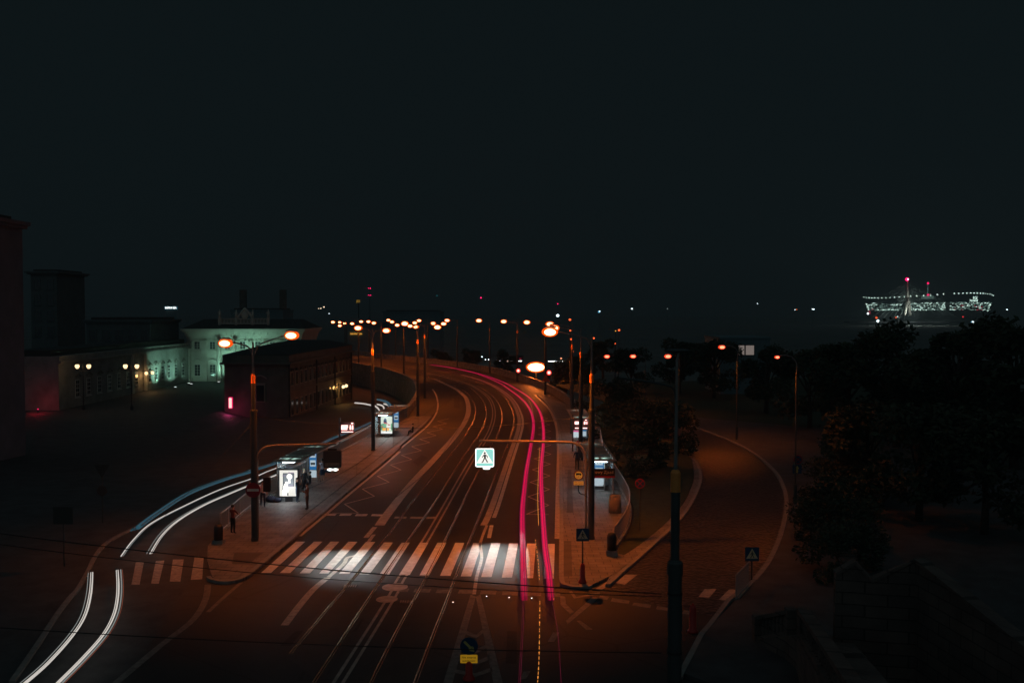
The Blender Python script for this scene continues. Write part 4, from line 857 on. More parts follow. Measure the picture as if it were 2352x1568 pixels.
# ------------------------------------------------------------------ people
def hand_edges(V, Eg, w_i, wrist, dirv, side):
    d = dirv.normalized(); s = side.normalized()
    palm = wrist+d*.05; V.append((palm, .026)); pi = len(V)-1; Eg.append((w_i, pi))
    for k in range(4):
        kn = palm+d*.04+s*(-.03+.02*k); ln = (.06, .072, .068, .052)[k]
        V.append((kn, .0095)); a = len(V)-1; Eg.append((pi, a))
        V.append((kn+d*ln*.55+Vector((0, -.008, 0)), .0085)); b_ = len(V)-1; Eg.append((a, b_))
        V.append((kn+d*ln+Vector((0, -.022, 0)), .007)); Eg.append((b_, b_+1))
    V.append((wrist+d*.03-s*.035, .0105)); a = len(V)-1; Eg.append((w_i, a))
    V.append((wrist+d*.065-s*.052, .009)); Eg.append((a, a+1))
def person(loc, rz, label, shirt, legs, hair, h=1.72, pose='stand', long_hair=False, shorts=False, sleeves=True, group='people waiting at the stops'):
    s = h/1.75; t_ = thing('person', label, 'person', loc, group, rz)
    V = []; Eg = []
    def v(x, y, z, r): V.append((Vector((x, y, z))*s, r*s)); return len(V)-1
    dz = 0; sit = pose == 'sit'
    if sit: dz = -.46
    pel = v(0, 0, .95+dz, .14); bel = v(0, .0, 1.1+dz, .125); ch = v(0, .01, 1.32+dz, .145); nk0 = v(0, .01, 1.45+dz, .09); nk = v(0, -.0, 1.52+dz, .055)
    hd0 = v(0, -.02, 1.6+dz, .085); hd = v(0, -.015, 1.68+dz, .098); ht = v(0, -.005, 1.74+dz, .06)
    for a, b_ in ((pel, bel), (bel, ch), (ch, nk0), (nk0, nk), (nk, hd0), (hd0, hd), (hd, ht)): Eg.append((a, b_))
    nose = v(0, -.125, 1.645+dz, .012); Eg.append((hd0, nose))
    for sg in (-1, 1):
        sh = v(sg*.185, .01, 1.42+dz, .062); Eg.append((nk0, sh))
        if pose == 'walk': el = (sg*.25, .08*sg, 1.14, .043); wr = (sg*.27, .08*sg-.08, .9, .03)
        elif pose == 'cross': el = (sg*.24, -.02, 1.15, .044); wr = (-sg*.02, -.2, 1.18+.04*sg, .032)
        elif pose == 'lean': el = (sg*.27, -.18, 1.2, .043); wr = (sg*.2, -.4, 1.13, .031)
        elif pose == 'phone': el = (sg*.23, -.03, 1.15, .043); wr = (sg*.1, -.27, 1.24, .031) if sg > 0 else (sg*.27, -.06, .9, .031)
        elif sit: el = (sg*.24, -.05, 1.16+dz, .043); wr = (sg*.12, -.28, 1.08+dz, .031)
        else: el = (sg*.26, .03, 1.14, .043); wr = (sg*.27, -.04, .9, .031)
        e = v(*el); w2 = v(*wr); Eg += [(sh, e), (e, w2)]
        dirv = (Vector(wr[:3])-Vector(el[:3]))
        hand_edges(V, Eg, w2, V[w2][0], dirv, Vector((0, 1, 0)) if abs(dirv.normalized().z) > .6 else Vector((0, 0, 1)))
        hp = v(sg*.095, 0, .9+dz, .1); Eg.append((pel, hp))
        if sit: kn = v(sg*.11, -.43, .5, .07); an = v(sg*.11, -.45, .1, .045); toe = v(sg*.12, -.62, .04, .035)
        elif pose == 'walk': kn = v(sg*.1, -.14*sg-.04, .5, .068); an = v(sg*.1, -.2*sg+.08, .1, .043); toe = v(sg*.11, -.2*sg-.08, .04, .035)
        else: kn = v(sg*.1, -.02, .5, .07); an = v(sg*.11, .02, .09, .045); toe = v(sg*.12, -.14, .04, .036)
        Eg += [(hp, kn), (kn, an), (an, toe)]
    me = bpy.data.meshes.new('b'); me.from_pydata([tuple(p) for p, r_ in V], Eg, []); o = bpy.data.objects.new('b', me); COL.objects.link(o)
    sm = o.modifiers.new('s', 'SKIN'); sk = me.skin_vertices[0].data
    for i, (p, r_) in enumerate(V): sk[i].radius = (r_, r_*(.78 if i in (bel, ch, pel) else 1))
    sk[0].use_root = True
    ss = o.modifiers.new('u', 'SUBSURF'); ss.levels = 1; ss.render_levels = 1
    dg = bpy.context.evaluated_depsgraph_get(); bm_ = bpy.data.meshes.new_from_object(o.evaluated_get(dg)); bpy.data.objects.remove(o)
    bm_.name = 'body'; bm_.materials.clear()
    for mt in (SKIN, shirt, legs, BLACK): bm_.materials.append(mt)
    for f in bm_.polygons:
        c = f.center/s; z = c.z-dz if not sit else c.z+.46
        f.use_smooth = True
        if sit and c.z < .62 and c.y < -.1 and abs(c.x) < .25 and c.z < .56: f.material_index = 2 if (c.z > .1) else 3; continue
        if c.z < .085: f.material_index = 3
        elif z > 1.49: f.material_index = 0
        elif z < .98 and abs(c.x) < .235: f.material_index = (0 if (shorts and c.z < .5) else 2)
        elif abs(c.x) > .225 or (c.y < -.17): f.material_index = 1 if (z > (1.0 if sleeves else 1.28)) and (Vector((c.x, c.y, 0)).length < .34) and c.y > -.3 else 0
        else: f.material_index = 1
    b = bpy.data.objects.new('body', bm_); COL.objects.link(b); b.parent = t_
    m = MB(); z = (1.69+dz)*s
    m.ell((0, .018*s, z+.018*s), (.102*s, .108*s, .1*s), 14, 8)
    if long_hair: m.ell((0, .075*s, z-.16*s), (.09*s, .05*s, .2*s), 12, 8)
    m.build('hair', hair, t_, smooth=True)
    m = MB()
    for sg in (-1, 1): m.ell((sg*.035*s, -.108*s, (1.665+dz)*s), (.012*s, .008*s, .007*s), 6, 4)
    m.build('eyes', BLACK, t_); MB().box((0, -.1*s, (1.6+dz)*s), (.045*s, .02*s, .008*s)).build('mouth', node_mat('lips', (.3, .1, .08), .5), t_)
    return t_
def C_(n, c): return node_mat('cloth_'+n, c, .85, noise=.2, nscale=8)
HB = node_mat('dark_hair', (.02, .014, .01), .6); HL = node_mat('blond_hair', (.3, .22, .12), .6)
def P5(x, y, z=.14): return at_z(*uv('A5', x, y), z)
person(P5(345, 1393), R(155), 'person leaning on the near end of the left railing, back to the road', C_('dark_red', (.16, .03, .025)), C_('black', (.015, .015, .018)), HB, pose='lean', h=1.7)
person(P5(658, 1112), R(20), 'person in a pinkish white shirt walking behind the near left column', C_('pinkish', (.6, .45, .42)), C_('navy', (.02, .025, .05)), HB, pose='walk')
person(P5(1018, 1065), R(75), 'long-haired woman in dark blue standing at the edge of the white poster', C_('teal', (.03, .06, .09)), C_('jeans', (.03, .04, .07)), HB, long_hair=True, h=1.66, pose='cross')
person(P5(1122, 1143), R(-60), 'person in a brown top standing between the poster and the kerb', C_('brown', (.16, .08, .045)), C_('dark_brown', (.05, .035, .03)), HB, h=1.74, pose='phone')
person(P5(1092, 962), R(40), 'blond person standing under the near left shelter', C_('charcoal', (.03, .03, .035)), C_('black', (.015, .015, .018)), HL, long_hair=True, h=1.68)
person(P5(1150, 925), R(-95), 'dark-haired person sitting with pale shoes near the blue stop panel', C_('charcoal', (.03, .03, .035)), C_('jeans', (.03, .04, .07)), HB, pose='sit')
person(P5(1278, 848), R(-120), 'person in a pale T-shirt and shorts standing past the blue stop panel', C_('pale', (.55, .6, .68)), C_('blue_shorts', (.04, .07, .12)), HB, shorts=True, sleeves=False)
person(P5(1352, 800), R(-95), 'seated person mostly hidden behind the left overhead sign', C_('charcoal', (.03, .03, .035)), C_('teal', (.03, .06, .09)), HB, pose='sit')
pb = lambda x, y: at_z(*uv('B1', x, y), .14)
person(pb(408, 545), R(10), 'bald man in dark clothes standing on the right platform near the kerb', C_('dark_blue', (.02, .03, .05)), C_('black', (.015, .015, .018)), node_mat('shaved_head', (.4, .26, .2), .5), h=1.76)
person(pb(425, 440), R(170), 'person in a magenta top standing behind the bald man', C_('magenta', (.4, .02, .09)), C_('black', (.015, .015, .018)), HB, h=1.68)
person(at_z(1346, 1062, .14), R(150), 'person in an orange-brown top on the right platform by the shelter corner', C_('brown', (.16, .08, .045)), C_('dark_brown', (.05, .035, .03)), HB, h=1.68)
person(at_z(948, 1000, .14), R(-90), 'seated person in dark clothes under the far left shelter', C_('charcoal', (.03, .03, .035)), C_('black', (.015, .015, .018)), HB, pose='sit')
p = at_z(654, 1151, .14); t2 = thing('bag', 'dark heaped bags on the ground at the foot of the white poster', 'bag', p-Vector((.9, .2, 0)))
m = MB(); m.ell((0, 0, .2), (.42, .25, .22), 12, 7); m.ell((.45, -.05, .16), (.3, .22, .18), 12, 7); m.build('body', C_('navy', (.02, .025, .05)), t2, smooth=True); MB().tube(smooth([(-.2, 0, .38), (-.05, 0, .55), (.15, 0, .38)], 4), .015, 5).build('strap', BLACK, t2)

# ------------------------------------------------------------------ light trails of passing traffic, at lamp height over the roads
def trail(name, label, strands, group, cat='light trail'):
    t0 = strands[0][0][0]
    t_ = thing(name, label, cat, (t0.x, t0.y, 0), group)
    for pts, r_, mt in strands:
        m = MB(); m.tube(pts, r_, 6); m.build('strand', mt, t_, True, True)
    return t_
W1 = emis('white_trail', (1, .93, .85), .6); W2 = emis('dim_white_trail', (.55, .6, .58), .35); WR = emis('dim_red_trail', (.5, .12, .06), .5)
BT = emis('blue_trail', (.035, .12, .17), .6); BT2 = emis('dim_blue_trail', (.03, .08, .11), .4)
def zg(c, pts, z): return smooth(gz(c, pts, z), 6)
def sg_(c, pts, dz): return smooth(g_slope(c, pts, dz), 6)
def off(P, d, dz=0): return [Vector((a[0], a[1], p.z+dz)) for a, p in zip(offset(P, d), P)]
nl = zg('L', [(625, 820), (615, 960), (577, 1110), (490, 1250), (330, 1430), (165, 1575)], .65)
nr = zg('L', [(795, 805), (800, 900), (795, 1000), (770, 1110), (700, 1240), (560, 1400), (385, 1575)], .65)
trail('headlight_trail', 'thick white headlight trail at bottom left, the left one of the near pair', [(nl, [.022+.014*min(1, k/6) for k in range(len(nl))], W1), (off(nl, -.085), .018, W1), (off(nl, -.2), .016, W2)], 'white headlight trails')
trail('headlight_trail', 'thick white headlight trail at bottom left, the right one of the near pair', [(nr, [.02+.014*min(1, k/6) for k in range(len(nr))], W1), (off(nr, -.08), .018, W1), (off(nr, .12), .03, W2), (off(nr, .2), .01, WR)], 'white headlight trails')
ul = sg_('L', [(815, 712), (900, 600), (1020, 490), (1250, 370), (1480, 265), (1684, 195)], .65)+sg_('A5', [(700, 745), (830, 695), (1100, 580), (1380, 480), (1480, 430), (1600, 370), (1790, 265)], .65)
ur = sg_('L', [(1010, 695), (1090, 570), (1200, 470), (1370, 370), (1550, 290), (1650, 248)], .65)+sg_('A5', [(480, 905), (680, 825), (815, 772), (1100, 640)], .65)
trail('headlight_trail', 'long thin white headlight trail curving up behind the left railing, outer one', [(ul, .034, W1), (off(ul, -.1), .02, W2)], 'white headlight trails')
trail('headlight_trail', 'thin white headlight trail behind the left railing, inner shorter one', [(ur, .032, W1), (off(ur, -.09), .018, W1), (off(ur, .17), .018, W2)], 'white headlight trails')
bl = sg_('L', [(930, 520), (1050, 430), (1270, 290), (1500, 200), (1684, 145)], 1.3)+sg_('A5', [(510, 745), (790, 655), (1000, 570), (1240, 470), (1400, 390), (1600, 315), (1790, 230)], 1.3)
trail('body_light_trail', 'faint blue band of light above the white trails on the left street', [(bl, .12, BT), (off(bl, .22, -.1), .09, BT2), (off(bl, -.2, .12), .06, BT2), (off(bl, .4, -.18), .04, BT)], 'blue light bands')
fb = sg_('E1', [(245, 442), (300, 455), (335, 478), (352, 505), (345, 530)], 1.3)
trail('body_light_trail', 'small curved blue light band in the hollow beyond the far left shelter', [(fb, .16, BT), (off(fb, .35), .12, BT)], 'blue light bands')
for pts, lb in (([(45, 472), (120, 479), (190, 493)], 'white headlight trail in the hollow, leftmost flat one left of the lamp column'), ([(225, 500), (250, 520), (270, 552)], 'short white headlight trail curving down right of the lamp column'), ([(245, 485), (285, 495), (302, 512), (305, 536)], 'short hooked white headlight trail in the middle of the hollow'), ([(305, 480), (335, 490), (362, 504)], 'short white headlight trail nearest to the curved parapet')):
    P = sg_('E1', pts, .65); trail('headlight_trail', lb, [(P, .13, W1)], 'white headlight trails')
M1 = emis('magenta_trail', (.74, .001, .078), .75); M2 = emis('dark_magenta_trail', (.24, .001, .035), .8); M3 = emis('red_pink_trail', (.9, .003, .085), .8)
tl = gz('A6', [(1702, 640), (1692, 300), (1686, 0)], .8)+gz('E1', [(1545, 1400), (1560, 1250), (1577, 1100), (1602, 950), (1625, 820), (1643, 700), (1640, 620), (1612, 530), (1550, 448), (1450, 368), (1330, 290), (1150, 215), (1050, 190), (900, 155), (720, 130)], .8)
tr = gz('A6', [(1932, 640), (1910, 400), (1882, 200), (1867, 0)], .8)+gz('E1', [(1716, 1300), (1710, 1100), (1720, 950), (1732, 830), (1732, 700), (1712, 585), (1670, 500), (1600, 420), (1500, 355), (1380, 290), (1200, 225), (1000, 175), (720, 130)], .8)
tl = smooth(tl, 6); tr = smooth(tr, 6)
ds = ((-.15, .024, M2), (-.098, .03, M1), (-.045, .026, M2), (.01, .03, M3), (.068, .028, M1), (.125, .024, M2))
ds_l = ((-.15, .028, M2), (-.095, .024, M1), (-.045, .03, M2), (.012, .03, M1), (.07, .028, M1), (.125, .024, M2))
trail('taillight_trail', 'magenta tail-light trail on the road, the left one of the pair', [(off(tl, d_), [r_*min(1, .35+k/9) for k in range(len(tl))], mt) for d_, r_, mt in ds_l], 'magenta tail-light trails')
trail('taillight_trail', 'magenta tail-light trail on the road, the right one near the platform', [(off(tr, d_), [r_*min(1, .35+k/9) for k in range(len(tr))], mt) for d_, r_, mt in ds], 'magenta tail-light trails')
DM = emis('faint_magenta_trail', (.1, .004, .02), 1)
fl_ = gz('A6', [(1702, 640), (1695, 900), (1670, 1349)], .8); fr_ = gz('A6', [(1940, 640), (1990, 900), (2020, 1349)], .8)
trail('taillight_trail', 'faint dark magenta streaks near the bottom edge, the left pair', [(smooth(fl_, 4), .008, DM), (off(smooth(fl_, 4), -.06), .006, DM)], 'magenta tail-light trails')
trail('taillight_trail', 'faint dark magenta streak near the bottom edge, the right one', [(smooth(fr_, 4), .008, DM)], 'magenta tail-light trails')
OT = emis('orange_trail', (1, .35, .06), 1.0); OTD = emis('dim_orange_trail', (.35, .12, .03), .8)
tm = MB(); P = smooth(gz('A6', [(1800, 125), (1822, 300), (1833, 440), (1838, 600), (1835, 900), (1830, 1150), (1818, 1349)], .7), 16)
for k in range(0, len(P)-1, 1):
    if (k % 3) != 2 and not (34 < k < 50): tm.tube([P[k], P[k].lerp(P[k+1], .55)], .012 if k % 5 else .02, 5)
o = tm.build('indicator_trail', OT); tag(o, 'dotted orange blinker trail between the magenta trails, lower part down to the bottom', 'light trail', 'orange blinker trails')
tm = MB(); P = smooth(gz('E1', [(1690, 1568), (1682, 1320), (1688, 1100), (1697, 930), (1700, 870)], .75), 8); tm.tube(P, .014, 5)
o = tm.build('indicator_trail', OT); tag(o, 'thin continuous orange blinker trail hugging the right magenta trail', 'light trail', 'orange blinker trails')
tm = MB(); P = smooth(gz('E1', [(1595, 425), (1625, 500), (1640, 560), (1645, 650)], .75), 8); tm.tube(P, .03, 5)
o = tm.build('indicator_trail', OTD); tag(o, 'short dim orange blinker trail in the bend between the magenta trails', 'light trail', 'orange blinker trails')

# ------------------------------------------------------------------ overhead wires
WIRE = node_mat('wire', (.015, .015, .017), .6)
def wire(pts, label, r_=.014, group='overhead tram wires', sag=0):
    m = MB(); m.tube(pts, r_, 5); o = m.build('overhead_wire', WIRE); tag(o, label, 'wire', group); return o
for k in (0, 2):
    A = res(smooth(rail[k], 8), 70); B = res(smooth(rail[k+1], 8), 70); mid = [(a+b_)/2 for a, b_ in zip(A, B)]
    nm = 'left' if k == 0 else 'right'
    t_ = thing('overhead_line', 'contact and carrier wires hanging above the %s tram track' % nm, 'overhead line', (mid[0].x, mid[0].y, 5.6), 'overhead tram wires')
    m = MB(); m.tube([Vector((p.x, p.y, 5.6)) for p in mid], .012, 5); m.build('contact_wire', WIRE, t_, True)
    m = MB(); m.tube([Vector((p.x+.02, p.y, 6.6-.5*abs(math.sin(i*math.pi/7)))) for i, p in enumerate(mid)], .01, 5); m.build('carrier_wire', WIRE, t_, True)
    for i in range(3, 60, 3):
        p = mid[i]; m = MB(); m.tube([(p.x, p.y, 5.6), (p.x+.02, p.y, 6.6-.5*abs(math.sin(i*math.pi/7)))], .006, 4); m.build('dropper', WIRE, t_, True)
ncol = Vector((nx.x-.3, 21.1, 0))
def span(a, b_, sg, label, r_=.012):
    a = Vector(a); b_ = Vector(b_); wire([a.lerp(b_, t/16)-Vector((0, 0, sg*4*(t/16)*(1-t/16))) for t in range(17)], label, r_)
span((ncol.x, 21.1, 6.9), (-22, 26, 8.3), .35, 'upper cross-span wire from the nearest column across the whole road', .014)
span((ncol.x, 21.1, 6.84), (-22, 26, 8.1), .5, 'lower strand of the doubled cross-span wire from the nearest column', .01)
span((ncol.x, 21.1, 5.55), (-22, 23, 6.3), .3, 'lowest cross-span wire from the nearest column near the bottom', .012)
for k, (pa, pb_) in enumerate((((585, 1247), (1358, 1243)), ((857, 1038), None))):
    a = at_z(*pa); b_ = at_z(*pb_) if pb_ else Vector((at_y(1334, 900, 83).x, 83, 0))
    span((a.x, a.y, 7.3), (b_.x, b_.y, 7.3), .7, ['cross-span wire between the two near lamp columns', 'cross-span wire between the second pair of lamp columns'][k], .01)
a = at_z(585, 1247); span((a.x, a.y, 7.0), (a.x-3.6, a.y-6, 2.2), .1, 'slanting stay wire left of the near left column', .008)

# ------------------------------------------------------------------ buildings
def window(t_, x, z0, w_, h_, y, nx_=2, nz=4, depth=.12, hood=None, fm=FRAME, lit=None):
    m = MB(); m.box((x, y-.02, z0+h_/2), (w_, .05, h_)); f = MB()
    f.box((x-w_/2-.06, y-.05, z0+h_/2), (.12, .12, h_+.2)); f.box((x+w_/2+.06, y-.05, z0+h_/2), (.12, .12, h_+.2)); f.box((x, y-.05, z0+h_+.07), (w_+.0, .12, .13)); f.box((x, y-.09, z0-.08), (w_+.5, .2, .12))
    for i in range(1, nx_): f.box((x-w_/2+w_*i/nx_, y-.055, z0+h_/2), (.07, .04, h_))
    for i in range(1, nz): f.box((x, y-.058, z0+h_*i/nz), (w_, .04, .05))
    o = f.build('window', fm, t_); m.build('pane', lit or PANE, o)
    return o
# palace with floodlit facade
PY = 201.0
def PX(x): return at_y(*uv('A2', x, 900), PY).x
def PZ(y): return at_y(*uv('A2', 700, y), PY).z
x0, x1 = PX(140), PX(1440); zb = -1.7; zc0, zc1 = PZ(725), PZ(615)
t_ = thing('palace', 'pale floodlit baroque palace with tall pilasters and curved window hoods', 'palace', ((x0+x1)/2, PY, zb)); cx = (x0+x1)/2
def lx(x): return PX(x)-cx
def lz(y): return PZ(y)-zb
W_ = x1-x0
MB().box((0, 8, lz(725)/2), (W_, 16, lz(725))).build('wall', PLASTER, t_)
m = MB()
for k, (za, zb_, pr) in enumerate(((725, 700, .18), (700, 678, .3), (678, 655, .42), (655, 636, .75), (636, 612, 1.05))): m.box((0, 8, (lz(za)+lz(zb_))/2), (W_+pr*2, 16+pr*2, lz(zb_)-lz(za)))
m.build('cornice', PLASTER, t_)
m = MB(); i = 0
a = W_/2+.9; m.v = [(-a, -.9, lz(612)), (a, -.9, lz(612)), (a, 17, lz(612)), (-a, 17, lz(612)), (-a*.8, 6, lz(612)+2.0), (a*.8, 6, lz(612)+2.0), (a*.8, 10, lz(612)+2.0), (-a*.8, 10, lz(612)+2.0)]
m.f = [(0, 1, 5, 4), (1, 2, 6, 5), (2, 3, 7, 6), (3, 0, 4, 7), (4, 5, 6, 7)]; m.m = [0]*5; m.build('roof', ROOF, t_)
for xx in (170, 345, 515, 690, 862, 1032, 1195, 1360):
    m = MB(); r_ = .42 if xx not in (515, 690) else .48
    if xx in (515, 690): m.lathe([(.6, 0), (.6, .5), (.5, .7), (.47, 3), (.42, lz(790)), (.5, lz(785))], (lx(xx), -.75, 0), 16)
    else: m.box((lx(xx), -.12, lz(780)/2), (.8, .26, lz(780))); m.box((lx(xx), -.16, .4), (1.0, .34, .8))
    m.build('pilaster' if xx not in (515, 690) else 'column', PLASTER, t_, smooth=False)
    m = MB(); yy = -.14 if xx not in (515, 690) else -.7
    for q in range(4): m.box((lx(xx), yy, lz(778)+.1+.17*q), (.86+.1*q, .3+.08*q, .12))
    m.build('capital', PLASTER, t_)
for q, xx in enumerate((255, 430, 600, 775, 947, 1112, 1275)):
    X = lx(xx); window(t_, X, lz(842), 1.1, lz(762)-lz(842), 0, 2, 4)
    m = MB(); m.tube([(X-.75+1.5*k/10, -.14, lz(758)+.1+.38*math.sin(math.pi*k/10)) for k in range(11)], .1, 6); m.build('hood', PLASTER, t_)
    window(t_, X, lz(1145), 1.15, lz(1022)-lz(1145), 0, 2, 4)
    m = MB(); m.tube([(X-.85+1.7*k/14, -.22, lz(985)+.1+.42*math.sin(math.pi*k/14)**2) for k in range(15)], .11, 6); m.build('hood', PLASTER, t_)
    if q < 2:
        m = MB(); m.tube([(X+.42*math.cos(R(20*k)), -.03, lz(905)+.42*math.sin(R(20*k))) for k in range(19)], .08, 6); m.build('medallion_ring', PLASTER, t_)
        MB().plate(disc(X, lz(905), .36, 20), -.04, .03).build('medallion', PLAST_D, t_); MB().box((X, -.02, lz(905)), (1.5, .05, 1.5)).build('panel', PLASTER, t_)
    MB().box((X, -.12, lz(860)), (1.5, .25, .12)).build('sill', PLASTER, t_)
for k in range(8):
    X = lx(500+78*k+10); MB().box((X, -.35, lz(668)), (.35, .5, .45)).build('bracket', PLASTER, t_)
# attic balustrade with figures
zt_ = lz(608)+1.0; bx0, bx1 = lx(480), lx(1040)
m = MB(); m.box(((bx0+bx1)/2, 2, zt_+.0), (bx1-bx0, .35, .22)); m.box(((bx0+bx1)/2, 2, zt_+1.05), (bx1-bx0, .35, .16))
n = 34
for k in range(n): m.box((bx0+(bx1-bx0)*(k+.5)/n, 2, zt_+.52), (.14, .14, .85))
m.build('balustrade', PLASTER, t_)
for X in (bx0, lx(670), lx(860), bx1):
    m = MB(); m.box((X, 2, zt_+.55), (.55, .5, 1.5)); m.box((X, 2, zt_-.7), (.5, .5, 1.2)); m.build('pedestal', PLASTER, t_)
    m = MB(); m.tube([(X, 2, zt_+1.3), (X, 2, zt_+1.9), (X+.05, 2, zt_+2.5), (X+.03, 2, zt_+2.75)], [.3, .26, .24, .09], 8); m.ell((X+.03, 2, zt_+2.9), (.14, .14, .17), 8, 6); m.tube([(X, 2, zt_+2.5), (X-.4, 1.95, zt_+2.4), (X-.5, 1.95, zt_+2.1)], .07, 6); m.build('statue', PLASTER, t_, smooth=True)
m = MB(); X = lx(770); m.tube(smooth([(X-1.6, 2, zt_+1.2), (X-1.0, 2, zt_+2.0), (X-.3, 2, zt_+2.9), (X, 2, zt_+3.2), (X+.4, 2, zt_+2.8), (X+1.1, 2, zt_+2.0), (X+1.6, 2, zt_+1.2)], 3), [.25]*19, 7); m.ell((X, 2, zt_+1.9), (.8, .3, .9), 12, 8); m.build('trophy_group', PLASTER, t_, smooth=True)
FL = (.42, 1, .76)
def flood(x, y, z, e, to, label, cone=R(110)):
    f = thing('ground_floodlight', label, 'floodlight', (x, y, z), 'ground floodlights of the palace')
    MB().box((0, 0, .12), (.5, .35, .24)).build('housing', BLACK, f); MB().box((0, .06, .26), (.4, .25, .02)).build('lens', WHITE_E, f)
    light('SPOT', f, (0, 0, .5), FL, e, .2, cone=cone, blend=.8, to=(to[0]-x, to[1]-y, to[2]-z))
flood(PX(760), PY-5.5, -1.7, 2200, (PX(780), PY, 6), 'ground floodlight in front of the palace middle bays, hidden by the long building', R(85))
flood(PX(1000), PY-5.5, -1.7, 2200, (PX(1020), PY, 6.5), 'ground floodlight in front of the right palace bays, hidden by the long building', R(85))
flood(PX(570), PY-4.5, -1.7, 1100, (PX(600), PY, 4), 'ground floodlight at the foot of the palace column', R(90))
flood(PX(300), PY-8, -1.7, 420, (PX(330), PY, 5), 'weak ground floodlight in front of the left palace bays')
# side wing running towards the camera
wx = -69.0
wing = [Vector((wx+.2, 200.8, 0)), Vector((wx-.6, 192, 0)), Vector((wx-.5, 182, 0)), Vector((wx, 172, 0)), Vector((wx+.2, 160, 0)), Vector((wx+.3, 142, 0))]
wz = 8.0
t_ = thing('palace_wing', 'long low palace wing running from the palace towards the camera, lit near its far end', 'building', (wx, 170, -1.7))
ws = smooth(wing, 3)
m = MB(); m.wall([Vector((p.x-4, p.y, 0)) for p in ws], 8, -1.7, 5.4); WPL = node_mat('weathered_grey_plaster', (.27, .26, .24), .85, noise=.3, nscale=.5, bump=.2, bscale=5); m.build('wall', WPL, t_, True)
m = MB(); m.wall([Vector((p.x-4, p.y, 0)) for p in ws], 8.7, 5.4, 5.75); m.wall([Vector((p.x-4, p.y, 0)) for p in ws], 8.2, 5.75, 6.5); m.build('cornice', WPL, t_, True)
m = MB(); m.wall([Vector((p.x-4.4, p.y, 0)) for p in ws], 6.4, 6.5, 7.4); m.build('roof', ROOF, t_, True)
for k, y in enumerate((197, 193.5, 190, 186.5, 183, 179.4, 172, 168, 164, 160, 156, 152, 148)):
    x_ = [p for p in ws if abs(p.y-y) < 4][0].x+.05
    best = min(range(len(ws)-1), key=lambda i: abs((ws[i].y+ws[i+1].y)/2-y)); a, b_ = ws[best], ws[best+1]; tt = (y-a.y)/(b_.y-a.y); x_ = a.x+(b_.x-a.x)*tt
    f = MB(); f.box((x_+.04, y, 1.2), (.1, 1.35, 2.7)); f.box((x_+.1, y, -.3), (.25, 1.7, .15)); o = f.build('window', FRAME, t_, True)
    m = MB()
    for iy in range(2):
        for iz in range(4): m.box((x_+.09, y-.3+.6*iy, .22+.65*iz), (.02, .5, .55))
    q = m.build('pane', PANE, o); q.location = -t_.location
    m = MB(); m.tube([(x_+.25, y-.9+1.8*j/10, 3.05+.4*math.sin(math.pi*j/10)**2) for j in range(11)], .13, 6); m.build('hood', PLAST_D, t_, True)
for y in (176.2, 170, 200): m = MB(); m.box((wx+.15, y, 1.9), (.4, .7, 7.0)); m.build('pilaster', PLASTER, t_, True)
flood(wx+3.6, 191, -1.7, 1300, (wx, 191, 2.5), 'ground floodlight on the courtyard beside the palace wing', R(95))
flood(wx+3.2, 183, -1.7, 1900, (wx-.5, 182.5, 3), 'second ground floodlight beside the palace wing, nearer the lantern door', R(90))
# lantern door
f = thing('wall_lantern', 'left of the two warm globe lanterns by the wing doorway', 'lantern', (wx+.9, 177.5, 1.7), 'wall lanterns by the wing doorway')
for k, (dy, lb) in enumerate(((0, None), (-3.0, 'right of the two warm globe lanterns by the wing doorway'))):
    if k: f = thing('wall_lantern', lb, 'lantern', (wx+.9, 174.5, 1.8), 'wall lanterns by the wing doorway')
    m = MB(); m.ell((0, 0, 0), (.3, .3, .3), 14, 8); m.build('globe', WARM_E, f, smooth=True); MB().tube([(-.9, 0, .3), (-.3, 0, .5), (0, 0, .4)], .04, 6).build('bracket', BLACK, f)
    light('POINT', f, (.1, 0, -.5), (1, .55, .2), 60, .3)
# double globe lamps on posts
for k, (u, lb) in enumerate(((192, 'left twin-globe lamp post in the courtyard before the dark wing'), (302.5, 'right twin-globe lamp post in the courtyard before the dark wing'))):
    b = at_y(u, 940, 143); b.z = -1.7; zl = at_y(u, 842, 143).z+1.7
    f = thing('twin_globe_lamp', lb, 'lamp post', b, 'twin-globe lamp posts')
    MB().lathe([(.22, 0), (.2, .5), (.09, .7), (.06, zl-.6), (.05, zl+.3)], (0, 0, 0), 10).build('post', BLACK, f)
    MB().tube(smooth([(-.88, 0, zl-.3), (-.8, 0, zl-.55), (0, 0, zl-.7), (.8, 0, zl-.55), (.88, 0, zl-.3)], 4), .035, 6).build('arm', BLACK, f)
    for sx_ in (-.88, .88):
        m = MB(); m.lathe([(.14, -.28), (.3, -.06), (.33, .15), (.24, .32), (.08, .38)], (sx_, 0, zl), 12); m.build('globe', WARM_E, f, smooth=True)
        MB().lathe([(.2, 0), (.18, .12), (.04, .28)], (sx_, 0, zl+.35), 10).build('cap', BLACK, f)
    light('POINT', f, (0, -.6, zl), (1, .5, .16), 14, .4)
# red lamp added to throw the red glow on the wing's end
rb = at_y(140, 880, 139); f = thing('red_lamp', 'small added red lamp throwing red light on the near end of the palace wing', 'lamp', (wx-1.2, 138.6, -1.7))
MB().tube([(0, 0, 0), (0, 0, .5)], .06, 6).build('post', BLACK, f); m = MB(); m.ell((0, 0, .55), (.1, .1, .08)); m.build('lens', MAG_E, f, smooth=True); light('POINT', f, (0, .0, 1.2), (1, .03, .06), 60, .3)
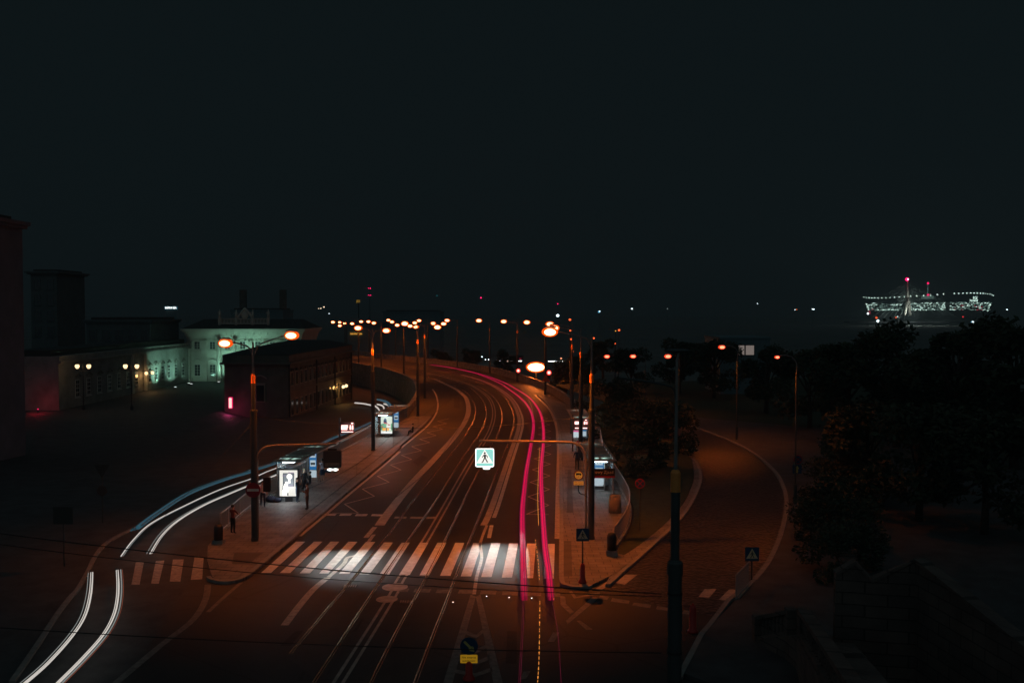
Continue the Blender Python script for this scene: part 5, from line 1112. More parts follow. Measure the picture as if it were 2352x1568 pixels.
# long dark building between street and palace
c0 = at_y(515, 837, 142); c1 = at_y(661.7, 837, 142); c2 = at_y(806.7, 804.8, 185)
zcor = c1.z; zbm = -5.5
t_ = thing('long_building', 'long dark two-storey building with flat cornice in front of the palace', 'building', (c1.x, 142, zbm))
foot = [(c0.x, 142), (c1.x, 142), (c2.x, 185), (c2.x-15, 187)]
MB().prism(foot, zbm, zcor).build('wall', PLAST_D, t_, True)
def grow(P, d):
    cxm = sum(p[0] for p in P)/len(P); cym = sum(p[1] for p in P)/len(P)
    return [(p[0]+d*(1 if p[0] > cxm else -1), p[1]+d*(1 if p[1] > cym else -1)) for p in P]
m = MB(); m.prism(grow(foot, .55), zcor, zcor+.32); m.prism(grow(foot, .2), zcor+.32, zcor+1.45); m.build('cornice', PLAST_D, t_, True)
m = MB(); gr = grow(foot, .3); rz = zcor+1.45; mid = [(gr[0][0]+4, 147), (gr[1][0]-4, 147), (gr[2][0]-4, 181), (gr[3][0]+4, 182)]
i0 = len(m.v); m.v = [(p[0], p[1], rz) for p in gr]+[(p[0], p[1], rz+1.1) for p in mid]; m.f = [(0, 1, 5, 4), (1, 2, 6, 5), (2, 3, 7, 6), (3, 0, 4, 7), (4, 5, 6, 7)]; m.m = [0]*5; m.build('roof', ROOF, t_, True)
dv = Vector((c2.x-c1.x, 43, 0)); Ls = dv.length; dn = dv.normalized(); nrm = Vector((dn.y, -dn.x, 0)); ang = math.atan2(dn.y, dn.x)
m = MB(); q = Vector((c1.x, 142, 0))+dn*Ls/2+nrm*.08; m.box((q.x, q.y, 1.0), (Ls, .2, .22), ang); m.build('string_course', PLAST_D, t_, True)
for k in range(16):
    s_ = 1.8+k*(Ls-3.6)/15
    for (z0_, hh) in ((2.0, 1.9), (-2.6, 2.3)):
        q = Vector((c1.x, 142, 0))+dn*s_+nrm*.03
        f = MB(); f.box((q.x, q.y, z0_+hh/2), (1.3, .1, hh+.3), ang); o = f.build('window', node_mat('ochre_trim', (.3, .25, .2), .8), t_, True)
        q = q+nrm*.06; m = MB(); m.box((q.x, q.y, z0_+hh/2), (1.0, .05, hh), ang); pn = m.build('pane', PANE, o); pn.location = -t_.location
    q = Vector((c1.x, 142, 0))+dn*s_+nrm*.15
    m = MB(); m.tube([(q.x-dn.x*(.7-1.4*j/8), q.y-dn.y*(.7-1.4*j/8), 4.25+.25*math.sin(math.pi*j/8)) for j in range(9)], .1, 6); m.build('hood', BLACK, t_, True)
for s_ in (.3, Ls*.38, Ls*.68, Ls-.3):
    q = Vector((c1.x, 142, 0))+dn*s_+nrm*.1; m = MB(); m.box((q.x, q.y, (zcor+zbm)/2), (.35, .25, zcor-zbm-.05), ang); m.build('downpipe', BLACK, t_, True)
f = MB(); X = at_y(598, 900, 142).x
f.box((X, 141.95, 1.0), (1.5, .12, 2.9)); f.tube([(X-1+2*j/12, 141.8, 3.1+.5*math.sin(math.pi*j/12)) for j in range(13)], .1, 6); o = f.build('window', node_mat('ochre_trim', (.3, .25, .2), .8), t_, True); m = MB(); m.box((X, 141.85, .9), (1.15, .06, 2.4)); pn = m.build('pane', PANE, o); pn.location = -t_.location
# its lit door lanterns
u_, v_ = 773, 897
q = Vector((c1.x, 142, 0))+dn*(Ls*.72)+nrm*1.2
for k, (dd, lb) in enumerate(((0, 'nearer warm globe lantern by the side door of the long dark building'), (2.4, 'farther warm globe lantern by the side door of the long dark building'))):
    z = -.6; pp_ = q+dn*dd; f = thing('wall_lantern', lb, 'lantern', (pp_.x, pp_.y, z), 'lanterns of the long building')
    m = MB(); m.ell((0, 0, 0), (.3, .3, .3), 12, 8); m.build('globe', WARM_E, f, smooth=True); MB().tube([(-nrm.x*1.0, -nrm.y*1.0, .4), (0, 0, .6), (0, 0, .3)], .04, 6).build('bracket', BLACK, f)
    light('POINT', f, (-.2, -.3, -.2), (1, .5, .12), 70, .2)
# pink light tube at its corner
p = at_y(529, 925, 140.5); f = thing('pink_light_column', 'glowing pinkish white upright tube at the left corner of the long building', 'light box', p)
w_ = 4.6*140.5/F; h_ = 13*140.5/F
MB().plate(rrect(-w_, -h_, w_, h_, .1), 0, .3).build('rim', PINKRIM, f); MB().plate(rrect(-w_+.09, -h_+.09, w_-.09, h_-.09, .08), -.02, .018).build('panel', PINK_E, f)
light('POINT', f, (0, -.8, -1.2), (1, .08, .3), 60, .5)
# dark buildings at the left edge and behind
def block(p0, p1, Y, dep, z0, label, mat, chim=(), name='apartment_building', cor=.4, roof=True, wins=None):
    a = at_y(*p0, Y); b_ = at_y(*p1, Y); t_ = thing(name, label, 'building', ((a.x+b_.x)/2, Y, z0)); W_ = abs(b_.x-a.x); Ht = a.z-z0
    MB().box((0, dep/2, Ht/2), (W_, dep, Ht)).build('wall', mat, t_)
    m = MB(); m.box((0, dep/2, Ht+.15), (W_+cor*2, dep+cor*2, .3)); m.box((0, dep/2, Ht+.5), (W_+cor*3.2, dep+cor*3.2, .4)); m.build('cornice', mat, t_)
    if roof: m = MB(); m.box((0, dep/2, Ht+.9), (W_*.9, dep*.9, .5)); m.build('roof', ROOF, t_)
    for cx_, wz_, hz_ in chim: MB().box((cx_*W_, dep/2, Ht+.7+hz_/2), (wz_, wz_*.8, hz_)).build('chimney', PLAST_D, t_)
    if wins:
        nx_, nz_, ww, wh = wins
        for i in range(nx_):
            for j in range(nz_):
                window(t_, -W_/2+W_*(i+.5)/nx_, Ht-3.4-j*3.6, ww, wh, 0, 2, 2, fm=mat)
    return t_
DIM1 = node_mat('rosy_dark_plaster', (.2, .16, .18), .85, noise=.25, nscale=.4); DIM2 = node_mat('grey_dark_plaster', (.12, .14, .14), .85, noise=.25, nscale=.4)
block((-560, 478), (-235, 478), 75, 19, -2, 'tall dark rosy building cut off at the left picture edge', DIM1, cor=.35, wins=(2, 5, 1.2, 2))
block((70, 630), (130, 630), 215, 14, -2, 'narrow dark tenement with a pale cornice beside the tall left building', DIM2, cor=.6, wins=(2, 4, 1.3, 2.2))
block((198, 742), (346, 742), 190, 16, -2, 'low dark building behind the palace wing', DIM2, cor=.3, wins=(5, 2, 1.3, 2))
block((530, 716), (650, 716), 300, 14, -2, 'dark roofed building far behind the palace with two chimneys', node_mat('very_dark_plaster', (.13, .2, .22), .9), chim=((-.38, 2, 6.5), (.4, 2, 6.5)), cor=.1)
# hotel with amber sign
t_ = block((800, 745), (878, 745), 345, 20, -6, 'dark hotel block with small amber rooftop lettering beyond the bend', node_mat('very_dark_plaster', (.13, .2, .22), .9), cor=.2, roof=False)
p = at_y(818, 766, 344.4); text('Lunta Groo 9 nawe', 1.05, YEL_E, t_, p-t_.location, sx=.52, extrude=.05)
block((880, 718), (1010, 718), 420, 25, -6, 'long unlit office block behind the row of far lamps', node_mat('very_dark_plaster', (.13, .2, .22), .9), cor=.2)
p = at_y(823, 692, 600); t_ = thing('rooftop_sign', 'small amber vertical letters above the far roofs', 'rooftop sign', p); text('J0X', 2.4, emis('dim_amber', (.8, .45, .05), .5), t_, (0, 0, 0), sx=.7, extrude=.1)
MB().box((0, 1, -6), (.6, .6, 10)).build('support', BLACK, t_)
p = at_y(392, 707, 900); t_ = thing('rooftop_sign', 'small glowing white lettering far away above the palace wing', 'rooftop sign', p); text('SAMSUN BEA', 2.6, WHITE_E, t_, (0, 0, 0), sx=.72, extrude=.2)
MB().box((0, 1, 0), (13, .5, 3.2)).build('backing', emis('blue_glow_panel', (.01, .10, .16), .6), t_); MB().box((0, 1, -16), (10, 1, 28)).build('support', node_mat('very_dark_plaster', (.13, .2, .22), .9), t_)
# radio mast with pink beacons
p = at_y(849, 662, 2400); t_ = thing('radio_mast', 'thin far mast with two pairs of magenta lights', 'mast', (p.x, 2400, -9))
k = 2400/F
MB().tube([(0, 0, 0), (0, 0, p.z+9)], [3, 1], 6).build('shaft', BLACK, t_)
for z_, nm in ((662, 0), (678, 1)):
    for dx in (-2.4, 2.4):
        m = MB(); m.ell((dx, -2, at_y(849, z_, 2400).z+9), (1.9, 1.2, 1.2), 8, 6); m.build('beacon', MAG_F, t_)

# ------------------------------------------------------------------ far stadium and bridge
SD = 2380.0
def S(x, y, Y=SD): return at_y(*uv('S', x, y), Y)
YC = SD+130; cx = S(1222, 500, YC).x; rx = (S(2062, 500, YC).x-S(385, 500, YC).x)/2
t_ = thing('stadium', 'far floodlit round stadium with dotted basket facade and ring of lights', 'stadium', (cx, SD+rx, -9))
def sp(x, y, rr=1.0):
    u, v = uv('S', x, y); Yv = YC-rx*.6
    for _ in range(12):
        f = max(-1, min(1, (at_y(u, v, Yv).x-cx)/(rx*rr))); Yv = .5*Yv+.5*(YC-math.sqrt(max(0, 1-f*f))*rx*.7-6)
    return at_y(u, v, Yv)
m = MB(); zt0 = S(1200, 440).z; zb0 = S(1200, 545).z; n = 72
for k in range(n):
    for (r0, z0_, r1, z1_) in ((.93, -9, .95, zb0), (.95, zb0, 1.0, zt0)):
        a0, a1_ = 2*math.pi*k/n, 2*math.pi*(k+1)/n
        m.face([(cx+rx*r0*math.cos(a0), YC+rx*.7*r0*math.sin(a0), z0_), (cx+rx*r0*math.cos(a1_), YC+rx*.7*r0*math.sin(a1_), z0_), (cx+rx*r1*math.cos(a1_), YC+rx*.7*r1*math.sin(a1_), z1_), (cx+rx*r1*math.cos(a0), YC+rx*.7*r1*math.sin(a0), z1_)])
m.build('facade', BLACK, t_, True)
lw = [emis('stadium_white', (.7, 1, .88), 3.6), emis('stadium_dim_white', (.3, .5, .43), 1.5), emis('stadium_red', (.5, .04, .08), 2), emis('stadium_faint', (.10, .17, .15), 2)]
m = MB(); rnd = random.Random(5)
def dot(x, y, mi, s_=1.0, ww=1.6):
    p = sp(x, y); m.box((p.x, p.y-3, p.z), (ww*s_*1.4, 1, .85*s_), 0, mi)
for row, (ya, yb_) in enumerate(((462, 432), (474, 444), (492, 460), (508, 478), (524, 496), (538, 515), (545, 532))):
    x = 388+4*row
    while x < 2062-5*row:
        f = (x-388)/1670; y = ya+(yb_-ya)*min(1, f*1.25)+rnd.uniform(-3, 3)
        skip = (870 < x < 960) or (1440 < x < 1500)
        if not skip:
            c = rnd.random(); bright = row in (0, 1, 5) if x < 900 else True
            if x < 900: mi = 0 if (row in (1, 5) and c < .55) else (1 if c < .5 else 3)
            elif x < 1450: mi = 0 if c < .32 else (1 if c < .5 else 3 if c < .75 else 2)
            else: mi = 0 if c < .14 else (1 if c < .5 else 2 if (c < .75 and row > 2) else 3)
            if c < .66: dot(x, y, mi, rnd.uniform(1.2, 2.2) if mi == 0 else 1.8, 1.6)
        x += rnd.uniform(16, 34)
for k in range(9): dot(385+6*k, 455+16*k, 0 if k < 6 else 2, 2.4, 1.2)
for k in range(5): dot(2045-8*k, 460+22*k, 0 if k % 2 == 0 else 1, 2.2, 1.2)
dot(462, 515, 0, 4, .6); dot(466, 525, 2, 4, .6); dot(470, 447, 0, 2); dot(497, 447, 0, 2); dot(2042, 467, 0, 3.2, 1.2)
fo = m.build('facade_lights', lw, t_, True); fo['kind'] = 'stuff'
for (x, y) in [(348, 362), (364, 366), (390, 370), (424, 371), (461, 372), (500, 374), (545, 374), (595, 373), (648, 371), (705, 369), (767, 366), (830, 363), (902, 359), (982, 353), (1065, 347), (1157, 342), (1252, 336), (1343, 329), (1423, 324), (1570, 315), (1629, 313), (1685, 311), (1739, 309), (1789, 308), (1836, 309), (1878, 310), (1919, 311), (1956, 313), (1988, 316), (2016, 320), (2042, 324), (2065, 329), (2085, 336), (2097, 343)]:
    p = sp(x, y, 1.06); q = MB(); s_ = 1.75 if 400 < x < 1960 else 1.1; q.ell((p.x, p.y, p.z), (s_, s_, s_), 8, 6); q.tube([(p.x, p.y, p.z-s_), (p.x, p.y+3, zt0)], .12, 4, 1); q.build('rim_light', [lw[0], BLACK], t_, True)
p = sp(1832, 410); text('Narodowy', 9, lw[0], t_, Vector((p.x-2, p.y-4, p.z))-t_.location, extrude=.3, sx=.52)
p = sp(1842, 378); text('PGE', 12, lw[0], t_, Vector((p.x, p.y-4, p.z))-t_.location, extrude=.3, sx=.55)
p = S(1212, 366, SD+120); q = MB(); q.box((p.x, p.y, p.z), (29, 12, 8)); q.build('roof_cube', lw[3], t_, True)
q = MB(); q.tube([(p.x, p.y, p.z), (p.x, p.y, S(1212, 180, SD+120).z)], [1.2, .4], 6); q.build('roof_spire', emis('spire_faint', (.08, .14, .13), 3), t_, True)
for yy, rr_ in ((178, 2.7), (335, 3.0)):
    pz = S(1213, yy, SD+120); q = MB(); q.ell((pz.x, pz.y-2, pz.z), (rr_*1.2, rr_, rr_), 10, 6); q.build('beacon', MAG_F, t_, True)
# cable-stayed bridge
BD = 1500.0
def Bp(x, y, dy=0): return at_y(*uv('S', x, y), BD+dy)
bt = Bp(940, 150)
t_ = thing('cable_stayed_bridge', 'cable-stayed bridge with pale leaning pylon and magenta beacon before the stadium', 'bridge', (bt.x, BD, -9))
PYL = node_mat('pale_pylon_concrete', (.5, .45, .4), .7, noise=.3, nscale=.2)
q = MB(); q.tube([Bp(940, 150), Bp(944, 270), Bp(946, 365)], [1.0, 1.6, 2.6], 10); q.tube([Bp(946, 360), Bp(930, 450, -6), Bp(908, 600, -12)], [2.0, 1.8, 1.6], 8); q.tube([Bp(946, 360), Bp(962, 450, 6), Bp(978, 600, 12)], [2.0, 2.2, 2.2], 8); q.build('pylon', PYL, t_, True, True)
q = MB(); p = Bp(928, 125); q.ell((p.x, p.y-2, p.z), (2.7, 2.4, 2.7), 12, 8); q.build('beacon', MAG_F, t_, True); q = MB(); q.ell((p.x, p.y-5.5, p.z), (1.2, 1, 1.2), 8, 6); q.build('beacon_core', emis('pale_pink', (1, .7, .75), 6), t_, True)
CAB = node_mat('pale_cable', (.5, .6, .56), .6); CAB2 = node_mat('grey_cable', (.3, .36, .34), .6)
ends = [(190, 592), (255, 606), (300, 618), (445, 657), (545, 650), (620, 640), (685, 632), (750, 638), (820, 680), (900, 660)]
for k, e in enumerate(ends):
    top_ = Bp(905+3*k, 185+26*k, 0); q = MB(); q.tube([top_, Bp(*e, -40)], .4, 5); q.build('cable', CAB if k > 2 else CAB2, t_, True)
ends = [(1035, 620), (1100, 560), (1180, 590), (1300, 580), (1420, 590), (1560, 600), (1650, 665), (1780, 620), (1940, 668)]
for k, e in enumerate(ends):
    top_ = Bp(975-2*k, 400-26*k, 0); q = MB(); q.tube([top_, Bp(*e, 40)], .34, 5); q.build('cable', CAB2, t_, True)
q = MB(); a = Bp(120, 690, 0); b_ = Bp(2150, 690, 0); q.box(((a.x+b_.x)/2, BD, a.z-1), (b_.x-a.x, 24, 2)); q.build('deck', BLACK, t_, True)
for dx_, e_ in ((-45, 9000), (0, 16000), (45, 5000)):
    light('POINT', t_, (dx_, -22, 16), (.85, 1, .92), e_*2.5, 1)
# ------------------------------------------------------------------ scattered far lamps
def far_lamp(u, v, Y, r_, mt, label, cat='far lamp'):
    p = at_y(u, v, Y); o = thing('distant_lamp', label, cat, (p.x, Y, -9), 'small far city lights')
    m = MB(); m.ell((0, 0, p.z+9), (r_*Y/F*1.15, r_*Y/F*.8, r_*Y/F), 8, 6); m.build('lens', mt, o, smooth=True)
    MB().tube([(0, .3, 0), (0, .3, p.z+9)], .09, 5).build('pole', BLACK, o)
WC = emis('cool_white_point', (.75, .95, 1), 4); BP = emis('blue_point', (.1, .4, .6), 1.8); RP = emis('orange_red_point', (1, .12, .03), 2.2); WM = emis('warm_point', (1, .75, .5), 2)
FLM = [(1281, 724.5, 700, 3.0, WC, 'brightest white far light above the stacked orange lamps'), (1376, 716, 900, 2.2, BP, 'bluish far light right of the orange lamps on the skyline'),
 (1377.5, 714.5, 890, 1.2, WC, 'white spark on the bluish far light'), (1451.5, 709, 900, 1.6, WC, 'single white far light on the skyline mid right'), (1533, 709, 900, 1.2, emis('dim_white_point', (.4, .5, .5), .5), 'dim far light farther right on the skyline'),
 (1309, 734, 400, 2.4, RP, 'small orange-red light above the three right column lamps'), (1312.5, 779, 120, 2.2, RP, 'upper of two small red lights on the right column line'), (1315, 807, 120, 2.2, RP, 'lower of two small red lights on the right column line'),
 (1310, 759, 160, 1.8, RP, 'third small red light above the right column line'), (1422, 758, 300, 2.2, RP, 'small orange-red light beside a yellow spark among the trees'), (1414, 760, 300, 1.2, YEL_E, 'yellow spark beside a small orange-red light'), (1413, 789, 260, 1.4, RP, 'small orange light low among the dark trees'),
 (1364, 776.5, 200, 1.8, RP, 'small orange light at the top of the thick right column'), (1289, 823, 190, 2.0, emis('peach_point', (1, .4, .2), 1.2), 'short peach-coloured light right of the floodlight top'), (1166, 829, 400, 1.3, WM, 'left small white light in the dark right of the lamp posts'),
 (1142, 827, 400, 1.6, WC, 'one of a cluster of white lights beyond the outer parapet, second from right'), (1123, 825.5, 400, 1.5, WC, 'white light beyond the outer parapet, left of a lamp post'), (1115, 825.5, 400, 1.0, WC, 'faint white light beyond the outer parapet'), (1107, 819, 400, 1.3, WC, 'higher white light beyond the outer parapet'), (1149, 828.3, 400, 1.4, WC, 'rightmost white light beyond the outer parapet'),
 (1050, 817, 400, 1.3, WC, 'small whitish light behind the outer parapet left of the pink trail start'), (1104.5, 684, 1200, 1.4, MAG_F, 'tiny magenta light high above the far lamps'), (1003.5, 679, 1200, 1.5, emis('teal_point', (.03, .25, .3), .6), 'tiny teal light high above the far lamps'),
 (737, 708, 900, 1.2, WM, 'left far window light above the long dark roof'), (744, 705, 900, 1.5, WM, 'right far window light above the long dark roof'), (732, 708.5, 900, 1.0, WM, 'faintest far window light above the long dark roof'), (756, 720, 900, .9, WC, 'tiny white far light above the far double lamps'), (779, 746.5, 330, .1, RP, 'x'),
 (1869, 710, 1200, 1.6, WC, 'pair-like white far light between tower block and stadium, brighter'), (1866, 710, 1200, 1.2, WC, 'dimmer neighbour of the white far light left of the stadium'), (1830, 710.5, 1200, 1.0, RP, 'tiny orange far light left of the stadium'), (1826, 711, 1200, .9, WC, 'tiny white far light left of the stadium'), (1740, 697, 1200, .9, WC, 'isolated faint far light left of the stadium group'),
 (2016.5, 737, 1300, 3.0, WC, 'bright white far light below the stadium left end'), (2013, 729.5, 1300, 2.4, RP, 'orange-red far light just above the bright white one'), (1993.5, 720, 1300, 2.2, WC, 'white far light at the lower left corner of the stadium'), (2058, 729, 1300, 1.6, RP, 'orange far light under the bridge pylon cables'), (2062, 727, 1300, 1.0, WC, 'tiny white far light under the bridge pylon cables'),
 (2212, 727.5, 1300, 1.8, emis('red_point', (1, .04, .05), 1.2), 'red far light below the right part of the stadium'), (2234.5, 739, 1300, 2.0, WC, 'white far light below the right part of the stadium'), (2231, 739, 1290, 1.2, BP, 'blue neighbour of the white light below the stadium'), (2313, 711, 1300, 1.6, WC, 'small white far light at the far right of the skyline'),
 (1281, 698, 900, 1.0, MAG_F, 'tiny magenta spark above the bright white far light')]
for a in FLM:
    if a[5] != 'x': far_lamp(*a)
# lit window, upper right
t_ = thing('apartment_building', 'dark apartment building with one pair of lit pale windows among the trees', 'building', (at_y(1712, 804, 150).x, 150, -6))
z = at_y(1712, 804, 150).z+6; MB().box((0, 6, z/2+.6), (8, 11.8, z+1.6+1)).build('wall', node_mat('very_dark_plaster', (.13, .2, .22), .9), t_); MB().box((0, 6, z+1.95), (8.2, 12.1, .3)).build('roof', node_mat('very_dark_plaster', (.13, .2, .22), .9), t_)
LW = emis('lit_room', (.5, .42, .38), .35)
for x_ in (-.62, .72): f = MB(); f.box((x_, .05, z), (1.5 if x_ > 0 else 1.1, .08, 1.7)); f_ = f.build('window', BLACK, t_); MB().box((x_, .0, z), (1.3 if x_ > 0 else .9, .06, 1.5)).build('pane', LW, f_)
# white lit canopy behind the floodlight
p = at_y(1276, 829.5, 230); t_ = thing('lit_canopy', 'thin bright white canopy edge right of the orange floodlight', 'canopy', (p.x, 230, -6))
MB().box((0, 0, p.z+6), (3.6, .6, .16)).build('light_strip', WHITE_E, t_); MB().tube([(0, .2, 0), (0, .2, p.z+5.9)], .12, 6).build('post', BLACK, t_)
p = at_y(1186, 829, 330); t_ = thing('parked_bus', 'far dark bus with a row of white lamps and dim red lamps above', 'bus', (p.x, 330, -4))
MB().box((0, 2, p.z+4.3), (5, 3, 3)).build('body', BLACK, t_); m = MB()
for dx in (-1.7, -.6, .5, 1.5): m.ell((dx, .4, p.z+4), (.5, .1, .2), 8, 4)
m.build('headlights', WHITE_E, t_); m = MB()
for dx in (-1.6, 1.4): m.ell((dx, .4, p.z+4.8), (.4, .1, .3), 8, 4)
m.build('red_lamps', emis('dim_red_lamp', (.4, .01, .04), .6), t_); MB().box((0, 2, p.z/2+1.4), (.5, .5, p.z+2.6)).build('underframe', BLACK, t_)

# ------------------------------------------------------------------ trees, hedges
def tree_mesh(h_, r_, n, seed, leaf=.22, squash=.8, low=.35):
    rnd = random.Random(seed); tr_ = MB(); pts = []
    tr_.tube([(0, 0, 0), (.1, 0, h_*.25), (-.05, .1, h_*.5), (0, 0, h_*.8)], [h_*.035, h_*.028, h_*.02, h_*.008], 8)
    cl_ = []
    for k in range(14):
        a = rnd.uniform(0, 6.28); zz = h_*rnd.uniform(low, .95); rr_ = r_*rnd.uniform(.3, .95)*(1-.5*(zz/h_-.5)); c = Vector((rr_*math.cos(a), rr_*math.sin(a), zz))
        cl_.append((c, r_*rnd.uniform(.25, .48))); tr_.tube([(0, 0, h_*rnd.uniform(.25, .6)), tuple(c*.6+Vector((0, 0, zz*.35))), tuple(c)], [h_*.014, h_*.009, h_*.003], 5)
    lf = MB()
    for k in range(n):
        c, cr = cl_[rnd.randrange(len(cl_))]; d_ = Vector((rnd.gauss(0, 1), rnd.gauss(0, 1), rnd.gauss(0, 1))).normalized()*cr*rnd.uniform(.5, 1.05); d_.z *= squash; p = c+d_
        a = Vector((rnd.gauss(0, 1), rnd.gauss(0, 1), rnd.gauss(0, .6))).normalized(); b_ = a.cross(Vector((rnd.gauss(0, 1), rnd.gauss(0, 1), rnd.gauss(0, 1)))).normalized(); s_ = leaf*rnd.uniform(.6, 1.3)
        lf.face([p-a*s_, p-b_*s_*.45, p+a*s_, p+b_*s_*.45])
    return tr_, lf
protos = {}
def tree(kind, loc, label, sc=1, rz=0, group='trees round the ramp'):
    key = kind
    if key not in protos:
        h_, r_, n, seed, leaf, mt, low = {'tall': (11, 4.2, 5200, 1, .3, LEAF, .3), 'round': (7, 3.6, 4200, 2, .24, LEAF2, .25), 'bush': (3.0, 2.6, 3600, 3, .15, LEAF2, .1)}[kind]
        o = thing('tree' if kind != 'bush' else 'bush', label, 'tree' if kind != 'bush' else 'bush', loc, group)
        a, b_ = tree_mesh(h_, r_, n, seed, leaf, low=low); a.build('trunk', BARK, o, smooth=True); b_.build('crown', mt, o); protos[key] = o
    else:
        o = copy_tree(protos[key]); o['label'] = label; o['group'] = group; o.location = loc
    o.scale = (sc, sc, sc); o.rotation_euler.z = rz; return o
def gp(u, v): return at_z(u, v)
tree('bush', gp(1452, 1085), 'large dark bush on the verge behind the curved railing, nearest to it', 1.15, .3, 'bushes on the verge')
tree('bush', gp(1500, 1035), 'dark bush in the middle of the verge between platform and ramp', 1.35, 1.3, 'bushes on the verge')
tree('bush', gp(1440, 1010), 'dark bush right behind the near right shelter', 1.2, 2.6, 'bushes on the verge')
tree('bush', gp(1545, 1000), 'dark bush at the ramp edge of the verge', 1.1, 4, 'bushes on the verge')
tree('bush', gp(1400, 955), 'dark bush farthest back behind the right shelters', 1.4, 5, 'bushes on the verge')
for u, v, k, s_, lb in ((1450, 905, 'round', 1.0, 'small dark tree on the slope left of the near column mast'), (1560, 905, 'tall', .8, 'dark tree right behind the near column mast'), (1640, 915, 'round', 1.2, 'dark rounded tree under the brightest red ramp lamp'), (1760, 950, 'tall', .8, 'dark tree between the red ramp lamp and the curved-neck lamp'), (1385, 870, 'tall', .7, 'dark tree with twigs before the leftmost red ramp lamp'),
                        (1860, 985, 'round', 1.2, 'dark tree behind the curved-neck lamp'), (1950, 1010, 'tall', .95, 'tall tree with faintly lit leaves right of the curved-neck lamp'), (2060, 1030, 'tall', 1.1, 'big dark tree beyond the small amber notice board'), (2200, 1060, 'tall', 1.1, 'big dark tree in the middle of the right edge mass'), (2330, 1080, 'tall', 1.15, 'dark tree at the right picture edge'),
                        (1990, 1150, 'round', .95, 'low dark tree beside the right pavement'), (2110, 1200, 'round', 1.0, 'low dark tree above the gabled stone walls'), (2260, 1230, 'round', 1.0, 'low dark tree above the sloping stone wall')):
    p = gp(u, v); tree(k, p, lb, s_, u*.7)
for k, (u, Y, zb_, lb) in enumerate(((1300, 190, -6, 'dark tree beyond the outer parapet right of the floodlight'), (1335, 215, -6, 'dark tree behind the lamp posts right of the far bend'), (1010, 290, -8, 'far dark tree behind the outer parapet under the lamp row'), (1080, 300, -8, 'second far dark tree behind the outer parapet'), (1160, 290, -8, 'third far dark tree behind the outer parapet left of the floodlight'))):
    p = at_y(u, 850, Y); p.z = zb_; tree('tall', p, lb, .85, u, 'trees beyond the outer parapet')
for k, (u, v, s_) in enumerate(((1908, 1322, .8), (1906, 1262, .85), (1912, 1205, .9), (1918, 1155, .9), (1930, 1110, .95), (1950, 1080, 1.0))):
    tree('bush', gp(u+14, v), ['nearest', 'second nearest', 'third nearest', 'fourth nearest', 'fifth nearest', 'farthest'][k]+' dark bush in the hedge row edging the right pavement', s_, k*1.7, 'hedge row along the right pavement')
# slope of ground beyond the ramp
m = MB(); m.prism([(p.x+.3, p.y+.4) for p in rr[14:]]+[(8, 170), (70, 190), (110, 90), (60, 60), (48, 60)], -.05, .08, bottom=False); struct(m.build('wooded_slope', GRASS))

# ------------------------------------------------------------------ stone stair walls and balustrades at bottom right
def baluster_run(t_, a, b_, n, hgt=.85):
    a = Vector(a); b_ = Vector(b_)
    m = MB(); L = (b_-a); hd = Vector((L.x, L.y, 0)).normalized(); sd = Vector((-hd.y, hd.x, 0))*.17
    for z0_, z1_, k_ in ((0, .14, 1.1), (hgt, hgt+.16, 1.25)):
        A = [a+sd*k_, a-sd*k_, b_-sd*k_, b_+sd*k_]; i0 = len(m.v)
        m.v += [tuple(p+Vector((0, 0, z0_))) for p in A]+[tuple(p+Vector((0, 0, z1_))) for p in A]
        for q in ((0, 3, 2, 1), (4, 5, 6, 7), (0, 1, 5, 4), (1, 2, 6, 5), (2, 3, 7, 6), (3, 0, 4, 7)): m.f.append(tuple(i0+k for k in q)); m.m.append(0)
    m.build('rail', STONE, t_, True)
    for k in range(n):
        p = a.lerp(b_, (k+.5)/n); q = MB(); q.lathe([(.09, .14), (.05, .2), (.11, .38), (.1, .45), (.05, .66), (.09, .78), (.09, hgt)], tuple(p), 10); q.build('baluster', STONE, t_, True, True)
    for p in (a, b_):
        q = MB(); q.box((p.x, p.y, p.z+hgt/2+.03), (.42, .42, hgt+.3)); q.build('pier', STONE, t_, True)
A0 = at_y(1768, 1425, 39.5); A1 = at_y(1806, 1405, 38.0)
a = at_y(1742, 1468, 37.2); b_ = at_y(1817, 1455, 35.4)
t_ = thing('balustrade', 'short weathered stone balustrade landing at bottom right beside the pavement', 'balustrade', (a.x, a.y, 0), 'stone stair balustrades'); baluster_run(t_, a, b_, 9, .8)
a2_ = at_y(1846, 1462, 34.2); b2_ = at_y(1965, 1665, 22)
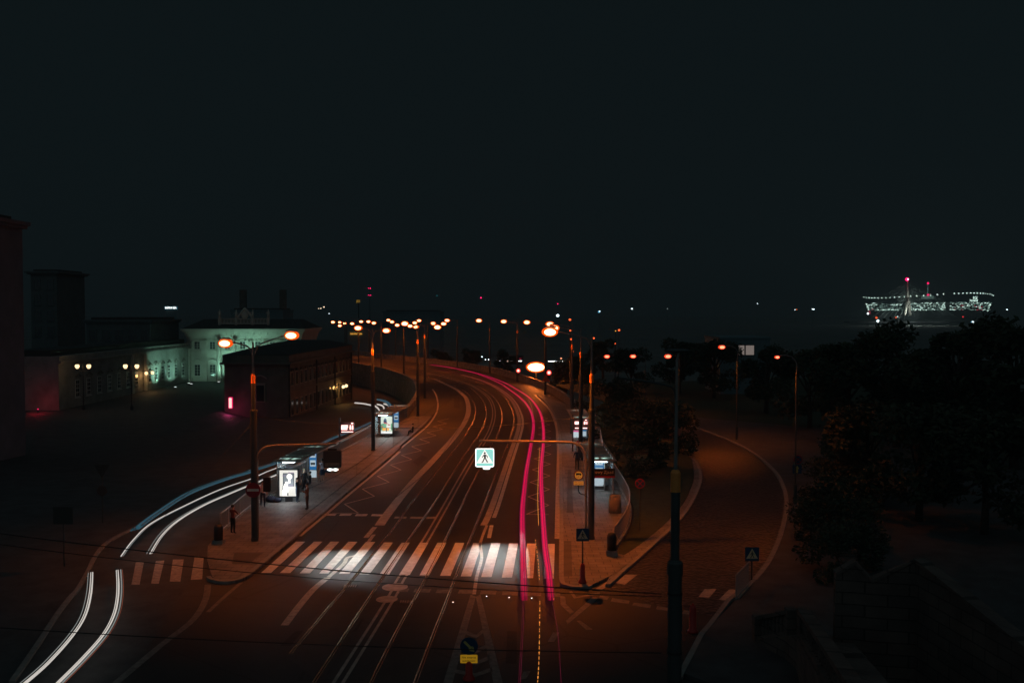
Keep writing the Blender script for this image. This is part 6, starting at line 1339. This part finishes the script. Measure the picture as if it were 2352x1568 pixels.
t_ = thing('balustrade', 'long stone stair balustrade running down to the bottom edge', 'balustrade', (a2_.x, a2_.y, 0), 'stone stair balustrades'); baluster_run(t_, a2_, b2_, 26, .85)
t_ = thing('stair_wall', 'stained stone wall carrying the stair landing at bottom right', 'wall', (a.x, a.y, -.5))
m = MB(); m.wall([Vector((a.x, a.y, 0)), Vector((b_.x, b_.y, 0)), Vector((a2_.x, a2_.y, 0)), Vector((b2_.x, b2_.y, 0))], .5, -.4, [a.z-.02, b_.z-.02, a2_.z-.02, b2_.z-.02]); m.build('wall', STONE, t_, True)
for k in range(14):
    p = a2_.lerp(b2_, (k+.5)/14); m = MB(); m.box((p.x+.95, p.y, p.z/2-.2), (1.4, (a2_.y-b2_.y)/14, max(.3, p.z+.4))); m.build('step', STONE, t_, True)
zig = [at_y(1917, 1319, 33.2), at_y(1962, 1292, 33.1), at_y(2002, 1334, 32.9), at_y(2113, 1289, 32.5), at_y(2352, 1478, 27), at_y(2420, 1530, 25.5)]
t_ = thing('gabled_stone_wall', 'dark stained stone wall with two gable-like peaks at the right', 'wall', (zig[0].x, zig[0].y, 0))
m = MB(); m.wall([Vector((p.x, p.y, 0)) for p in zig], .35, 0, [p.z for p in zig]); m.build('wall', STONE, t_, True)
m = MB(); m.wall([Vector((p.x, p.y, 0)) for p in zig], .5, [p.z+.003 for p in zig], [p.z+.12 for p in zig]); m.build('coping', STONE, t_, True)

# ------------------------------------------------------------------ thin haze added to lift far darks towards the sky tone
hz = MB(); hz.box((0, 2300, 120), (7000, 4900, 262)); ho = hz.build('haze', bpy.data.materials.new('haze')); ho['kind'] = 'stuff'
hm = ho.data.materials[0]; hm.use_nodes = True; hm.node_tree.nodes.clear(); no = hm.node_tree.nodes.new('ShaderNodeOutputMaterial'); nv = hm.node_tree.nodes.new('ShaderNodeVolumePrincipled')
nv.inputs['Color'].default_value = (.42, .49, .51, 1); nv.inputs['Density'].default_value = .0005; hm.node_tree.links.new(nv.outputs[0], no.inputs['Volume'])
